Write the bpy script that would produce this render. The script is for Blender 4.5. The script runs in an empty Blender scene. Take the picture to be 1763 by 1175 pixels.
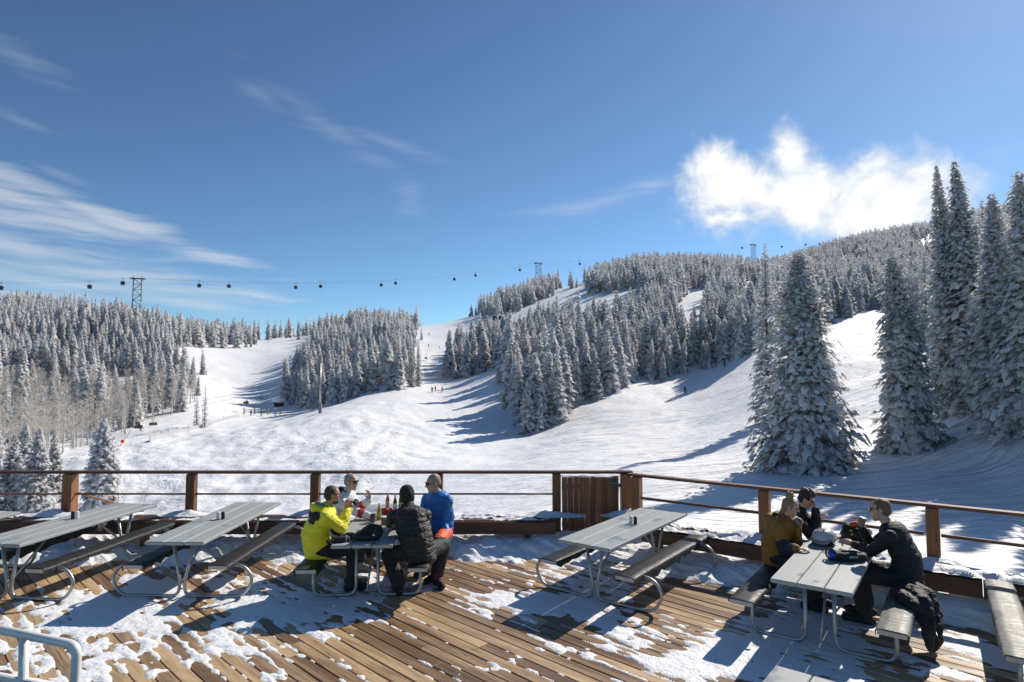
import bpy, bmesh, math, random
import numpy as np
from mathutils import Vector, Matrix, Euler

R = math.radians
scene = bpy.context.scene
COL = scene.collection

# ------------------------------------------------------------------ camera
CAM_H, PITCH, FPX = 2.843, 0.056, 1063.8          # eye height above the deck, upward tilt, focal length in photo pixels
cam_data = bpy.data.cameras.new('camera')
cam_data.sensor_width = 36.0
cam_data.lens = 36.0 * FPX / 1763.0
cam_data.clip_start, cam_data.clip_end = 0.1, 12000
cam = bpy.data.objects.new('camera', cam_data)
cam.location = (0, 0, CAM_H)
cam.rotation_euler = (math.pi / 2 + PITCH, 0, 0)
COL.objects.link(cam)
scene.camera = cam

# ------------------------------------------------------------------ light
SUN_AZ, SUN_EL = R(44.0), R(36.0)                 # azimuth to the right of straight ahead
SUN_DIR = Vector((math.sin(SUN_AZ) * math.cos(SUN_EL), math.cos(SUN_AZ) * math.cos(SUN_EL), math.sin(SUN_EL)))
sun = bpy.data.lights.new('sun', 'SUN')
sun.energy, sun.angle, sun.color = 4.4, R(0.53), (1.0, 0.915, 0.80)
sun_ob = bpy.data.objects.new('sun', sun)
sun_ob.rotation_euler = (-SUN_DIR).to_track_quat('-Z', 'Y').to_euler()
COL.objects.link(sun_ob)

scene.render.engine = 'CYCLES'
scene.view_settings.view_transform = 'Standard'
scene.view_settings.look = 'None'
scene.view_settings.exposure = 0.30
scene.view_settings.gamma = 1.0
scene.cycles.max_bounces = 6
scene.cycles.diffuse_bounces = 3
scene.cycles.glossy_bounces = 3
scene.cycles.transmission_bounces = 6
scene.cycles.transparent_max_bounces = 8
scene.cycles.caustics_reflective = False
scene.cycles.caustics_refractive = False
scene.cycles.use_denoising = True


def direction(px, py):
    """World direction seen at a point of the photograph (1763 x 1175)."""
    u, v = (px - 881.5) / FPX, (587.5 - py) / FPX
    c, s = math.cos(PITCH), math.sin(PITCH)
    return Vector((u, c - v * s, s + v * c))


def azel(px, py):
    d = direction(px, py).normalized()
    return math.atan2(d.x, d.y), math.asin(d.z)


def at_depth(px, py, Y):
    d = direction(px, py)
    return Vector((0, 0, CAM_H)) + d * (Y / d.y)


def at_height(px, py, z):
    d = direction(px, py)
    return Vector((0, 0, CAM_H)) + d * ((z - CAM_H) / d.z)


# ------------------------------------------------------------------ node helper
class NT:
    def __init__(self, tree):
        self.t, self.n, self.l = tree, tree.nodes, tree.links

    def node(self, kind, **kw):
        nd = self.n.new(kind)
        for k, v in kw.items():
            setattr(nd, k, v)
        return nd

    def put(self, sock, val):
        if isinstance(val, bpy.types.NodeSocket):
            self.l.new(val, sock)
        elif val is not None:
            sock.default_value = val

    def math(self, op, a, b=None, c=None, clamp=False):
        nd = self.node('ShaderNodeMath', operation=op, use_clamp=clamp)
        self.put(nd.inputs[0], a)
        self.put(nd.inputs[1], b)
        self.put(nd.inputs[2], c)
        return nd.outputs[0]

    def vmath(self, op, a, b=None):
        nd = self.node('ShaderNodeVectorMath', operation=op)
        self.put(nd.inputs[0], a)
        if b is not None:
            self.put(nd.inputs[1], b)
        return nd.outputs[0]

    def xyz(self, x, y, z):
        nd = self.node('ShaderNodeCombineXYZ')
        for i, v in enumerate((x, y, z)):
            self.put(nd.inputs[i], v)
        return nd.outputs[0]

    def noise(self, vec, scale, detail=4, rough=0.55, dist=0.0):
        nd = self.node('ShaderNodeTexNoise')
        if vec is not None:
            self.l.new(vec, nd.inputs['Vector'])
        nd.inputs['Scale'].default_value = scale
        nd.inputs['Detail'].default_value = detail
        nd.inputs['Roughness'].default_value = rough
        nd.inputs['Distortion'].default_value = dist
        return nd.outputs['Fac']

    def ramp(self, fac, lo, hi, a=0.0, b=1.0, smooth=True):
        nd = self.node('ShaderNodeMapRange', interpolation_type='SMOOTHSTEP' if smooth else 'LINEAR')
        self.put(nd.inputs['Value'], fac)
        self.put(nd.inputs['From Min'], lo)
        self.put(nd.inputs['From Max'], hi)
        self.put(nd.inputs['To Min'], a)
        self.put(nd.inputs['To Max'], b)
        return nd.outputs['Result']

    def mix(self, fac, a, b, mode='MIX'):
        nd = self.node('ShaderNodeMix', data_type='RGBA', blend_type=mode)
        self.put(nd.inputs[0], fac)
        for sock, v in ((nd.inputs[6], a), (nd.inputs[7], b)):
            if isinstance(v, (tuple, list)):
                v = (*v[:3], 1.0)
            self.put(sock, v)
        return nd.outputs[2]

    def scalevec(self, vec, s, rot=(0, 0, 0)):
        nd = self.node('ShaderNodeMapping')
        self.l.new(vec, nd.inputs['Vector'])
        nd.inputs['Scale'].default_value = s
        nd.inputs['Rotation'].default_value = rot
        return nd.outputs[0]

    def bump(self, height, strength=0.5, distance=0.05, normal=None):
        nd = self.node('ShaderNodeBump')
        nd.inputs['Strength'].default_value = strength
        nd.inputs['Distance'].default_value = distance
        self.l.new(height, nd.inputs['Height'])
        if normal is not None:
            self.l.new(normal, nd.inputs['Normal'])
        return nd.outputs[0]


# ------------------------------------------------------------------ sky
def build_world():
    w = bpy.data.worlds.new('World')
    scene.world = w
    w.use_nodes = True
    w.cycles.sampling_method = 'MANUAL'
    w.cycles.sample_map_resolution = 256
    T = NT(w.node_tree)
    T.n.clear()
    sky = T.node('ShaderNodeTexSky', sky_type='NISHITA', sun_disc=False)
    sky.sun_elevation, sky.sun_rotation = SUN_EL, SUN_AZ
    sky.altitude, sky.air_density, sky.dust_density, sky.ozone_density = 2800, 1.0, 1.3, 1.6
    grade = T.node('ShaderNodeGamma')                 # a deeper, cleaner mountain blue
    T.put(grade.inputs[0], T.mix(1.0, sky.outputs[0], (0.2, 0.2, 0.2), 'MULTIPLY'))
    grade.inputs[1].default_value = 1.20
    blue = T.mix(1.0, grade.outputs[0], (4.2, 5.25, 5.45), 'MULTIPLY')
    g = T.node('ShaderNodeTexCoord').outputs['Generated']
    sep = T.node('ShaderNodeSeparateXYZ')
    T.l.new(T.vmath('NORMALIZE', g), sep.inputs[0])
    az = T.math('ARCTAN2', sep.outputs[0], sep.outputs[1])
    el = T.math('ARCSINE', sep.outputs[2])

    def blob(px, py, rx, ry, ang=0.0):
        """soft ellipse on the sky dome, 1 at the middle, 0 at its edge, negative outside"""
        a0, e0 = azel(px, py)
        sx, sy = rx / FPX, ry / FPX
        da, de = T.math('SUBTRACT', az, a0), T.math('SUBTRACT', el, e0)
        ca, sa = math.cos(ang), math.sin(ang)
        s = T.math('ADD', T.math('MULTIPLY', da, ca / sx), T.math('MULTIPLY', de, sa / sx))
        t = T.math('ADD', T.math('MULTIPLY', da, -sa / sy), T.math('MULTIPLY', de, ca / sy))
        d2 = T.math('ADD', T.math('MULTIPLY', s, s), T.math('MULTIPLY', t, t))
        return T.math('SUBTRACT', 1.0, T.math('SQRT', d2))

    def union(items, k=0.25):
        out = items[0]
        for i in items[1:]:
            out = T.math('SMOOTH_MAX', out, i, k)
        return out
    pos = T.xyz(az, el, 0.0)
    # heaped cloud standing over the right-hand ridge
    heap = union([blob(1400, 338, 205, 74, -0.04), blob(1280, 325, 130, 62, -0.25), blob(1362, 276, 36, 56, 0.2),
                  blob(1520, 328, 115, 68), blob(1222, 288, 60, 40, 0.3), blob(1480, 378, 120, 42), blob(1258, 376, 56, 26)])
    warp = T.node('ShaderNodeTexNoise')
    T.l.new(T.scalevec(pos, (1, 1.25, 1)), warp.inputs['Vector'])
    warp.inputs['Scale'].default_value = 9.0
    warp.inputs['Detail'].default_value = 3.0
    wv = T.vmath('SCALE', T.vmath('SUBTRACT', warp.outputs['Color'], (0.5, 0.5, 0.5)))
    wv.node.inputs['Scale'].default_value = 0.07
    wpos = T.vmath('ADD', pos, wv)
    n1 = T.noise(wpos, 11.0, 6, 0.62)
    n2 = T.noise(wpos, 34.0, 5, 0.6)
    dens = T.math('ADD', heap, T.math('MULTIPLY', T.math('SUBTRACT', n1, 0.49), 1.9))
    dens = T.math('ADD', dens, T.math('MULTIPLY', T.math('SUBTRACT', n2, 0.5), 0.7))
    heap_a = T.ramp(dens, -0.12, 0.72)
    # streaks of high cloud
    def streaks(items, ang, k):
        m = union(items, 0.3)
        nn = T.noise(T.scalevec(T.vmath('ADD', pos, T.vmath('MULTIPLY', wv, (0.3, 0.3, 0.3))), (2.6, 34.0, 1.0), (0, 0, ang)), 1.6, 4, 0.6)
        return T.math('MULTIPLY', T.ramp(T.math('ADD', m, T.math('MULTIPLY', T.math('SUBTRACT', nn, 0.5), 2.4)), 0.0, 1.3), k)
    c1 = streaks([blob(150, 360, 330, 24, -0.29), blob(20, 335, 170, 40, -0.3), blob(130, 388, 190, 17, -0.13), blob(-120, 300, 300, 60, -0.3)], 0.27, 0.58)
    c2 = streaks([blob(60, 440, 210, 40, -0.22), blob(190, 475, 300, 34, -0.1), blob(290, 515, 190, 18, -0.12), blob(440, 508, 90, 10, -0.12),
                  blob(-100, 480, 300, 70, -0.15), blob(60, 490, 260, 26, 0)], 0.13, 0.46)
    c3 = streaks([blob(560, 215, 190, 26, -0.48), blob(680, 250, 110, 15, -0.25), blob(450, 165, 70, 20, -0.4), blob(705, 340, 40, 40, -0.8)], 0.45, 0.12)
    c4 = streaks([blob(1050, 345, 170, 22, 0.17), blob(1120, 320, 80, 18, 0.1)], -0.17, 0.34)
    c5 = streaks([blob(30, 205, 60, 10, -0.25), blob(100, 298, 45, 9, -0.3), blob(20, 90, 80, 25, -0.3), blob(1690, 300, 60, 24, 0.6)], 0.3, 0.13)
    front = T.ramp(sep.outputs[1], 0.0, 0.2)
    thin = T.math('MAXIMUM', T.math('MAXIMUM', c1, c2), T.math('MAXIMUM', c3, T.math('MAXIMUM', c4, c5)))
    thin = T.math('MULTIPLY', thin, front)
    heap_a = T.math('MULTIPLY', heap_a, front)
    col = T.mix(thin, blue, (7.6, 7.8, 8.0))
    core = T.ramp(dens, 0.1, 1.1)
    cc = T.mix(T.math('MULTIPLY', core, T.ramp(n2, 0.25, 0.6, 0.55, 1.0)), (7.0, 7.6, 8.4), (10.8, 10.8, 10.7))
    col = T.mix(heap_a, col, cc)
    bg = T.node('ShaderNodeBackground')
    T.l.new(col, bg.inputs[0])
    bg.inputs[1].default_value = 0.085
    out = T.node('ShaderNodeOutputWorld')
    T.l.new(bg.outputs[0], out.inputs[0])


build_world()


# ------------------------------------------------------------------ materials
def material(name, build=None, color=(0.5, 0.5, 0.5), rough=0.6, metal=0.0, **kw):
    m = bpy.data.materials.new(name)
    m.use_nodes = True
    T = NT(m.node_tree)
    p = m.node_tree.nodes['Principled BSDF']
    p.inputs['Base Color'].default_value = (*color, 1)
    p.inputs['Roughness'].default_value = rough
    p.inputs['Metallic'].default_value = metal
    for k, v in kw.items():
        p.inputs[k.replace('_', ' ')].default_value = v
    if build:
        build(T, p)
    return m


def obj_co(T):
    return T.node('ShaderNodeTexCoord').outputs['Object']


def world_co(T):
    return T.node('ShaderNodeNewGeometry').outputs['Position']


def rnd(T):
    return T.node('ShaderNodeObjectInfo').outputs['Random']


def cloth(name, col, var=0.25, scale=14, bump=0.6, rough=0.75, dist=0.012, quilt=0.0):
    def b(T, p):
        co = obj_co(T)
        n = T.noise(co, scale, 5, 0.6, 0.6)
        fold = T.noise(T.scalevec(co, (1, 1, 2.6)), scale * 0.7, 2, 0.5, 1.2)
        lo = tuple(c * (1 - var) for c in col)
        hi = tuple(min(1, c * (1 + var)) for c in col)
        T.put(p.inputs['Base Color'], T.mix(n, lo, hi))
        hgt = T.math('ADD', fold, T.math('MULTIPLY', n, 0.4))
        if quilt:
            sp = T.node('ShaderNodeSeparateXYZ')
            T.l.new(co, sp.inputs[0])
            wob = T.math('ADD', T.math('MULTIPLY', sp.outputs[2], quilt), T.math('MULTIPLY', n, 1.6))
            hgt = T.math('ADD', hgt, T.math('MULTIPLY', T.math('ABSOLUTE', T.math('SINE', wob)), 0.28))
        T.put(p.inputs['Normal'], T.bump(hgt, bump, dist * 2))
    return material(name, b, rough=rough)


def wood_material(name, dark, light, along=0, var=0.5, rough=0.75, wet=0.0):
    """grain runs along the object's local axis `along`; each plank gets its own tone"""
    def b(T, p):
        co = obj_co(T)
        r = rnd(T)
        off = T.vmath('ADD', co, T.xyz(T.math('MULTIPLY', r, 37.0), T.math('MULTIPLY', r, 91.0), 0.0))
        s = [26.0, 26.0, 26.0]
        s[along] = 1.6
        grain = T.noise(T.scalevec(off, tuple(s)), 1.5, 8, 0.65, 0.8)
        s2 = [9.0, 9.0, 9.0]
        s2[along] = 0.9
        blot = T.noise(T.scalevec(off, tuple(s2)), 0.7, 4, 0.6, 0.4)
        tone = T.math('ADD', T.math('MULTIPLY', grain, 0.75), T.math('MULTIPLY', T.math('SUBTRACT', r, 0.5), var))
        tone = T.math('ADD', tone, T.math('MULTIPLY', T.math('SUBTRACT', blot, 0.5), 0.9))
        c = T.mix(T.ramp(tone, 0.05, 0.8), dark, light)
        crack = T.ramp(grain, 0.30, 0.40)
        c = T.mix(crack, tuple(x * 0.35 for x in dark), c)
        T.put(p.inputs['Base Color'], c)
        T.put(p.inputs['Roughness'], T.ramp(blot, 0.35, 0.65, rough - wet, rough))
        T.put(p.inputs['Normal'], T.bump(grain, 0.5, 0.008))
    return material(name, b)


def snow_mat(name, scale=1.0, bump=0.5, dist=0.05, col=(0.86, 0.88, 0.905)):
    def b(T, p):
        co = world_co(T)
        n = T.noise(co, 5.0 * scale, 6, 0.62)
        n2 = T.noise(co, 38.0 * scale, 4, 0.6)
        T.put(p.inputs['Normal'], T.bump(T.math('ADD', n, T.math('MULTIPLY', n2, 0.18)), bump, dist))
        T.put(p.inputs['Base Color'], T.mix(n, tuple(c * 0.96 for c in col), tuple(min(1, c * 1.03) for c in col)))
    return material(name, b, rough=0.55)


M = {}
M['snow'] = snow_mat('snow', 1.0, 0.8, 0.06)


def slope_build(T, p):
    """ski-run snow: soft noise everywhere, carved track lines, lumpy moguls on the near left face"""
    co = world_co(T)
    sep = T.node('ShaderNodeSeparateXYZ')
    T.l.new(co, sep.inputs[0])
    n = T.noise(co, 0.35, 6, 0.6)
    wav = T.node('ShaderNodeTexNoise')
    T.l.new(co, wav.inputs['Vector'])
    wav.inputs['Scale'].default_value = 0.05
    wav.inputs['Detail'].default_value = 2
    wv = T.vmath('SCALE', T.vmath('SUBTRACT', wav.outputs['Color'], (0.5, 0.5, 0.5)))
    wv.node.inputs['Scale'].default_value = 9.0
    wco = T.vmath('ADD', co, wv)

    def tracks(ang, sx, sy, scale):
        return T.noise(T.scalevec(wco, (sx, sy, 0.0), (0, 0, ang)), scale, 3, 0.6, 0.3)
    t1 = tracks(R(35), 0.03, 0.42, 1.0)
    t2 = tracks(R(-14), 0.03, 0.38, 1.0)
    ridge1 = T.math('ABSOLUTE', T.math('SUBTRACT', t1, 0.5))
    ridge2 = T.math('ABSOLUTE', T.math('SUBTRACT', t2, 0.5))
    line1 = T.ramp(ridge1, 0.0, 0.018)
    line2 = T.ramp(ridge2, 0.0, 0.018)
    mog = T.noise(wco, 0.42, 3, 0.5, 0.5)
    mog2 = T.noise(wco, 1.1, 3, 0.55, 1.0)
    left = T.math('MULTIPLY', T.ramp(sep.outputs[0], 4.0, -22.0), T.ramp(sep.outputs[1], 168.0, 120.0))
    right = T.math('MULTIPLY', T.ramp(sep.outputs[0], -8.0, 14.0), T.ramp(sep.outputs[1], 12.0, 45.0, 0.12, 1.0))
    near = T.ramp(sep.outputs[1], 190.0, 110.0)
    h = T.math('MULTIPLY', n, 0.4)
    h = T.math('ADD', h, T.math('MULTIPLY', T.math('ADD', line1, line2), T.math('MULTIPLY', T.math('MULTIPLY', right, near), 0.22)))
    h = T.math('ADD', h, T.math('MULTIPLY', T.math('ADD', T.math('MULTIPLY', mog, 1.5), T.math('MULTIPLY', mog2, 0.55)), T.math('MULTIPLY', T.math('MULTIPLY', left, T.ramp(T.noise(co, 0.06, 2), 0.35, 0.7, 0.2, 1.0)), 0.42)))
    h = T.math('ADD', h, T.math('MULTIPLY', T.noise(co, 2.2, 4, 0.6), 0.10))
    T.put(p.inputs['Normal'], T.bump(h, 1.0, 0.75))
    T.put(p.inputs['Base Color'], T.mix(n, (0.84, 0.86, 0.885), (0.90, 0.915, 0.93)))
    p.inputs['Roughness'].default_value = 0.6


M['slope'] = material('ski_run_snow', slope_build)


def leafy(name, build, k):
    """diffuse with some light passing through (snow pads and frosted sprays are thin)"""
    m = bpy.data.materials.new(name)
    m.use_nodes = True
    T = NT(m.node_tree)
    T.n.clear()
    col = build(T)
    d, t = T.node('ShaderNodeBsdfDiffuse'), T.node('ShaderNodeBsdfTranslucent')
    T.put(d.inputs[0], col)
    T.put(t.inputs[0], col)
    mx = T.node('ShaderNodeMixShader')
    mx.inputs[0].default_value = k
    T.l.new(d.outputs[0], mx.inputs[1])
    T.l.new(t.outputs[0], mx.inputs[2])
    T.l.new(mx.outputs[0], T.node('ShaderNodeOutputMaterial').inputs[0])
    return m


def needle_build(T):
    r = rnd(T)
    n = T.noise(obj_co(T), 2.3, 3, 0.7)
    frost = T.math('ADD', T.ramp(n, 0.30, 0.66), T.math('MULTIPLY', T.math('SUBTRACT', r, 0.5), 0.3), clamp=True)
    return T.mix(frost, (0.07, 0.076, 0.064), (0.74, 0.75, 0.77))


def tsnow_build(T):
    n = T.noise(obj_co(T), 3.0, 3, 0.6)
    return T.mix(n, (0.84, 0.85, 0.865), (0.95, 0.955, 0.96))


M['needles'] = leafy('frosted_needles', needle_build, 0.45)
M['tree_snow'] = leafy('snow_on_branches', tsnow_build, 0.55)
M['bark'] = material('spruce_bark', lambda T, p: T.put(p.inputs['Base Color'], T.mix(T.noise(obj_co(T), 6, 5), (0.05, 0.04, 0.032), (0.17, 0.14, 0.115))), rough=0.9)
M['aspen_bark'] = material('aspen_bark', lambda T, p: T.put(p.inputs['Base Color'], T.mix(T.ramp(T.noise(obj_co(T), 3.5, 5), 0.4, 0.6), (0.36, 0.33, 0.29), (0.76, 0.72, 0.65))), rough=0.85)
M['twigs'] = material('frosted_twigs', lambda T, p: T.put(p.inputs['Base Color'], T.mix(T.math('MULTIPLY', T.noise(obj_co(T), 1.5, 4), 1.0), (0.46, 0.40, 0.33), (0.82, 0.78, 0.72))), rough=0.9)
M['deck_wood'] = wood_material('deck_planks', (0.155, 0.088, 0.044), (0.58, 0.405, 0.225), 0, 0.55, 0.72, 0.36)
M['red_wood_x'] = wood_material('stained_timber_long', (0.062, 0.026, 0.015), (0.18, 0.078, 0.04), 0, 0.4, 0.65)
M['red_wood_z'] = wood_material('stained_timber_upright', (0.12, 0.046, 0.018), (0.31, 0.13, 0.052), 2, 0.4, 0.65)


def board_build(T, p):
    co = obj_co(T)
    r = rnd(T)
    n = T.noise(T.scalevec(T.vmath('ADD', co, T.xyz(T.math('MULTIPLY', r, 17.0), r, r)), (14.0, 1.6, 6.0)), 1.4, 6, 0.6, 0.6)
    blot = T.ramp(T.noise(T.vmath('ADD', co, T.xyz(r, T.math('MULTIPLY', r, 23.0), r)), 1.6, 3, 0.6), 0.56, 0.66)
    c = T.mix(n, (0.27, 0.29, 0.285), (0.42, 0.44, 0.43))
    c = T.mix(T.math('MULTIPLY', blot, 0.45), c, (0.17, 0.20, 0.23))
    T.put(p.inputs['Base Color'], c)
    T.put(p.inputs['Roughness'], T.ramp(blot, 0.0, 1.0, 0.55, 0.28))
    T.put(p.inputs['Normal'], T.bump(n, 0.25, 0.003))


M['table_board'] = material('grey_composite_board', board_build)


def steel(name, col, rough=0.38):
    def b(T, p):
        n = T.noise(obj_co(T), 18, 4, 0.6)
        T.put(p.inputs['Base Color'], T.mix(n, tuple(c * 0.75 for c in col), tuple(min(1, c * 1.15) for c in col)))
        T.put(p.inputs['Roughness'], T.ramp(n, 0.3, 0.7, rough - 0.08, rough + 0.14))
    return material(name, b, metal=0.85)


M['galv'] = steel('galvanised_tube', (0.42, 0.42, 0.41), 0.42)
M['alu'] = steel('brushed_aluminium', (0.80, 0.80, 0.79), 0.5)
M['alu'].node_tree.nodes['Principled BSDF'].inputs['Metallic'].default_value = 0.15
M['tower_steel'] = material('painted_tower_steel', color=(0.075, 0.085, 0.095), rough=0.6)


def mat_build(T, p):
    co = obj_co(T)
    n = T.noise(T.scalevec(co, (2.0, 14.0, 2.0)), 1.6, 4, 0.6, 0.7)
    f = T.noise(co, 60, 2)
    T.put(p.inputs['Base Color'], T.mix(n, (0.012, 0.012, 0.013), (0.035, 0.035, 0.036)))
    T.put(p.inputs['Normal'], T.bump(T.math('ADD', n, T.math('MULTIPLY', f, 0.05)), 0.7, 0.02))
    T.put(p.inputs['Roughness'], T.ramp(n, 0.3, 0.7, 0.42, 0.62))
    p.inputs['Specular IOR Level'].default_value = 0.3


M['seat_cover'] = material('black_vinyl_cover', mat_build)


def mat_green(T, p):
    mat_build(T, p)
    n = T.noise(obj_co(T), 3, 3)
    T.put(p.inputs['Base Color'], T.mix(n, (0.012, 0.022, 0.010), (0.03, 0.045, 0.022)))


M['seat_cover_green'] = material('dark_green_vinyl_cover', mat_green)


def mat_worn(T, p):
    mat_build(T, p)
    n = T.noise(T.scalevec(obj_co(T), (5.0, 1.2, 1.0)), 2.0, 5, 0.6)
    T.put(p.inputs['Base Color'], T.mix(T.ramp(n, 0.3, 0.62), (0.10, 0.10, 0.09), (0.26, 0.26, 0.235)))


M['seat_cover_worn'] = material('frosted_grey_vinyl_cover', mat_worn)
M['bench_end'] = material('pale_bench_end', lambda T, p: T.put(p.inputs['Base Color'], T.mix(T.noise(obj_co(T), 30, 4), (0.42, 0.37, 0.32), (0.62, 0.56, 0.5))), rough=0.7)
M['white_pl'] = material('white_plastic', color=(0.78, 0.77, 0.74), rough=0.35)
M['black_pl'] = material('black_plastic', color=(0.012, 0.012, 0.013), rough=0.3)
M['rubber'] = material('matte_black_rubber', color=(0.016, 0.016, 0.017), rough=0.7)


# ------------------------------------------------------------------ mesh helpers
class MB:
    """collects shapes and links them as ONE mesh object"""
    def __init__(self):
        self.v, self.f, self.m, self.s = [], [], [], []

    def add(self, vs, fs, mi=0, smooth=False):
        o = len(self.v)
        self.v += [tuple(map(float, p)) for p in vs]
        for f in fs:
            self.f.append(tuple(i + o for i in f))
            self.m.append(mi)
            self.s.append(smooth)

    def box(self, cx, cy, cz, sx, sy, sz, mi=0, rot=None, bev=0.0):
        hx, hy, hz = sx / 2, sy / 2, sz / 2
        if bev <= 0:
            vs = [Vector((x * hx, y * hy, z * hz)) for z in (-1, 1) for y in (-1, 1) for x in (-1, 1)]
            fs = [(0, 2, 3, 1), (4, 5, 7, 6), (0, 1, 5, 4), (2, 6, 7, 3), (0, 4, 6, 2), (1, 3, 7, 5)]
        else:
            b = min(bev, hx * .49, hy * .49, hz * .49)
            vs, fs = [], []
            for z in (-hz, -hz + b, hz - b, hz):
                i = b if abs(z) == hz else 0
                X, Y = hx - i, hy - i
                vs += [Vector(q) for q in ((-X + b, -Y, z), (X - b, -Y, z), (X, -Y + b, z), (X, Y - b, z), (X - b, Y, z), (-X + b, Y, z), (-X, Y - b, z), (-X, -Y + b, z))]
            for k in range(3):
                for i in range(8):
                    j = (i + 1) % 8
                    fs.append((k * 8 + i, k * 8 + j, k * 8 + 8 + j, k * 8 + 8 + i))
            fs.append(tuple(range(7, -1, -1)))
            fs.append(tuple(range(24, 32)))
        if rot is not None:
            vs = [rot @ p for p in vs]
        self.add([p + Vector((cx, cy, cz)) for p in vs], fs, mi)
        return self

    def tube(self, pts, r, n=8, mi=0, cap=True, smooth=True):
        pts = [Vector(p) for p in pts]
        rs = r if isinstance(r, (list, tuple)) else [r] * len(pts)
        up = None
        vs, fs = [], []
        for i, p in enumerate(pts):
            a = pts[max(i - 1, 0)]
            b = pts[min(i + 1, len(pts) - 1)]
            t = (b - a).normalized()
            if up is None:
                up = Vector((0, 0, 1)) if abs(t.z) < 0.9 else Vector((0, 1, 0))
            side = t.cross(up).normalized()
            up = side.cross(t).normalized()
            for k in range(n):
                w = 2 * math.pi * k / n
                vs.append(p + (side * math.cos(w) + up * math.sin(w)) * rs[i])
        for i in range(len(pts) - 1):
            for k in range(n):
                j = (k + 1) % n
                fs.append((i * n + k, i * n + n + k, i * n + n + j, i * n + j))
        self.add(vs, fs, mi, smooth)
        if cap:
            o = len(self.v) - len(vs)
            self.f += [tuple(o + k for k in range(n)), tuple(o + len(vs) - 1 - k for k in range(n))]
            self.m += [mi, mi]
            self.s += [False, False]
        return self

    def lathe(self, prof, n=16, origin=(0, 0, 0), axis=None, mi=0, smooth=True):
        """prof = [(radius, height)]; turns round z (or the given matrix)"""
        vs, fs = [], []
        o = Vector(origin)
        for rr, z in prof:
            for k in range(n):
                w = 2 * math.pi * k / n
                q = Vector((rr * math.cos(w), rr * math.sin(w), z))
                vs.append(o + (axis @ q if axis is not None else q))
        for i in range(len(prof) - 1):
            for k in range(n):
                j = (k + 1) % n
                fs.append((i * n + k, i * n + j, i * n + n + j, i * n + n + k))
        fs.append(tuple(range(n - 1, -1, -1)))
        fs.append(tuple(range(len(vs) - n, len(vs))))
        self.add(vs, fs, mi, smooth)
        return self

    def blob(self, c, r, n=10, m=7, mi=0, rot=None, jit=0.0, rng=None):
        vs, fs = [Vector((0, 0, r[2]))], []
        for i in range(1, m):
            th = math.pi * i / m
            for k in range(n):
                ph = 2 * math.pi * k / n
                q = 1 + (rng.uniform(-jit, jit) if rng else 0)
                vs.append(Vector((r[0] * math.sin(th) * math.cos(ph) * q, r[1] * math.sin(th) * math.sin(ph) * q, r[2] * math.cos(th) * q)))
        vs.append(Vector((0, 0, -r[2])))
        for k in range(n):
            fs.append((0, 1 + k, 1 + (k + 1) % n))
            fs.append((len(vs) - 1, len(vs) - 2 - k, len(vs) - 2 - (k + 1) % n))
        for i in range(m - 2):
            for k in range(n):
                a, b = 1 + i * n + k, 1 + i * n + (k + 1) % n
                fs.append((a, a + n, b + n, b))
        if rot is not None:
            vs = [rot @ q for q in vs]
        self.add([q + Vector(c) for q in vs], fs, mi, True)
        return self

    def mesh(self, name, mats):
        me = bpy.data.meshes.new(name)
        me.from_pydata(self.v, [], self.f)
        for mm in (mats if isinstance(mats, (list, tuple)) else [mats]):
            me.materials.append(mm)
        me.polygons.foreach_set('material_index', self.m)
        me.polygons.foreach_set('use_smooth', self.s)
        me.update()
        return me

    def build(self, name, mats, parent=None, loc=(0, 0, 0), rot=(0, 0, 0)):
        return link(name, self.mesh(name, mats), parent, loc, rot)


def link(name, data, parent=None, loc=(0, 0, 0), rot=(0, 0, 0), scale=None):
    o = bpy.data.objects.new(name, data)
    COL.objects.link(o)
    o.parent = parent
    o.location, o.rotation_euler = loc, rot
    if scale is not None:
        o.scale = (scale,) * 3 if isinstance(scale, (int, float)) else scale
    return o


def tag(o, label=None, cat=None, group=None, kind=None):
    for k, v in (('label', label), ('category', cat), ('group', group), ('kind', kind)):
        if v:
            o[k] = v
    return o


def thing(name, label, cat, loc=(0, 0, 0), rz=0.0, group=None):
    return tag(link(name, None, None, loc, (0, 0, rz)), label, cat, group)


def np_mesh(name, verts, faces, mats, mi=None, smooth=False):
    """fast mesh from numpy arrays; faces all have the same number of corners"""
    me = bpy.data.meshes.new(name)
    nf, k = faces.shape
    me.vertices.add(len(verts))
    me.vertices.foreach_set('co', np.asarray(verts, np.float32).ravel())
    me.loops.add(nf * k)
    me.loops.foreach_set('vertex_index', np.asarray(faces, np.int32).ravel())
    me.polygons.add(nf)
    me.polygons.foreach_set('loop_start', np.arange(0, nf * k, k, dtype=np.int32))
    me.polygons.foreach_set('loop_total', np.full(nf, k, np.int32))
    for mm in mats:
        me.materials.append(mm)
    if mi is not None:
        me.polygons.foreach_set('material_index', np.asarray(mi, np.int32))
    me.polygons.foreach_set('use_smooth', np.full(nf, smooth, bool))
    me.update()
    me.validate()
    return me


# cheap vectorised value noise for shaping meshes
_perm = np.random.default_rng(7).random((256, 256))


def vnoise(x, y, seed=0):
    x, y = np.asarray(x, float) + seed * 17.3, np.asarray(y, float) + seed * 9.7
    xi, yi = np.floor(x).astype(int), np.floor(y).astype(int)
    fx, fy = x - xi, y - yi
    fx, fy = fx * fx * (3 - 2 * fx), fy * fy * (3 - 2 * fy)
    g = lambda a, b: _perm[a % 256, b % 256]
    return (g(xi, yi) * (1 - fx) + g(xi + 1, yi) * fx) * (1 - fy) + (g(xi, yi + 1) * (1 - fx) + g(xi + 1, yi + 1) * fx) * fy


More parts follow.
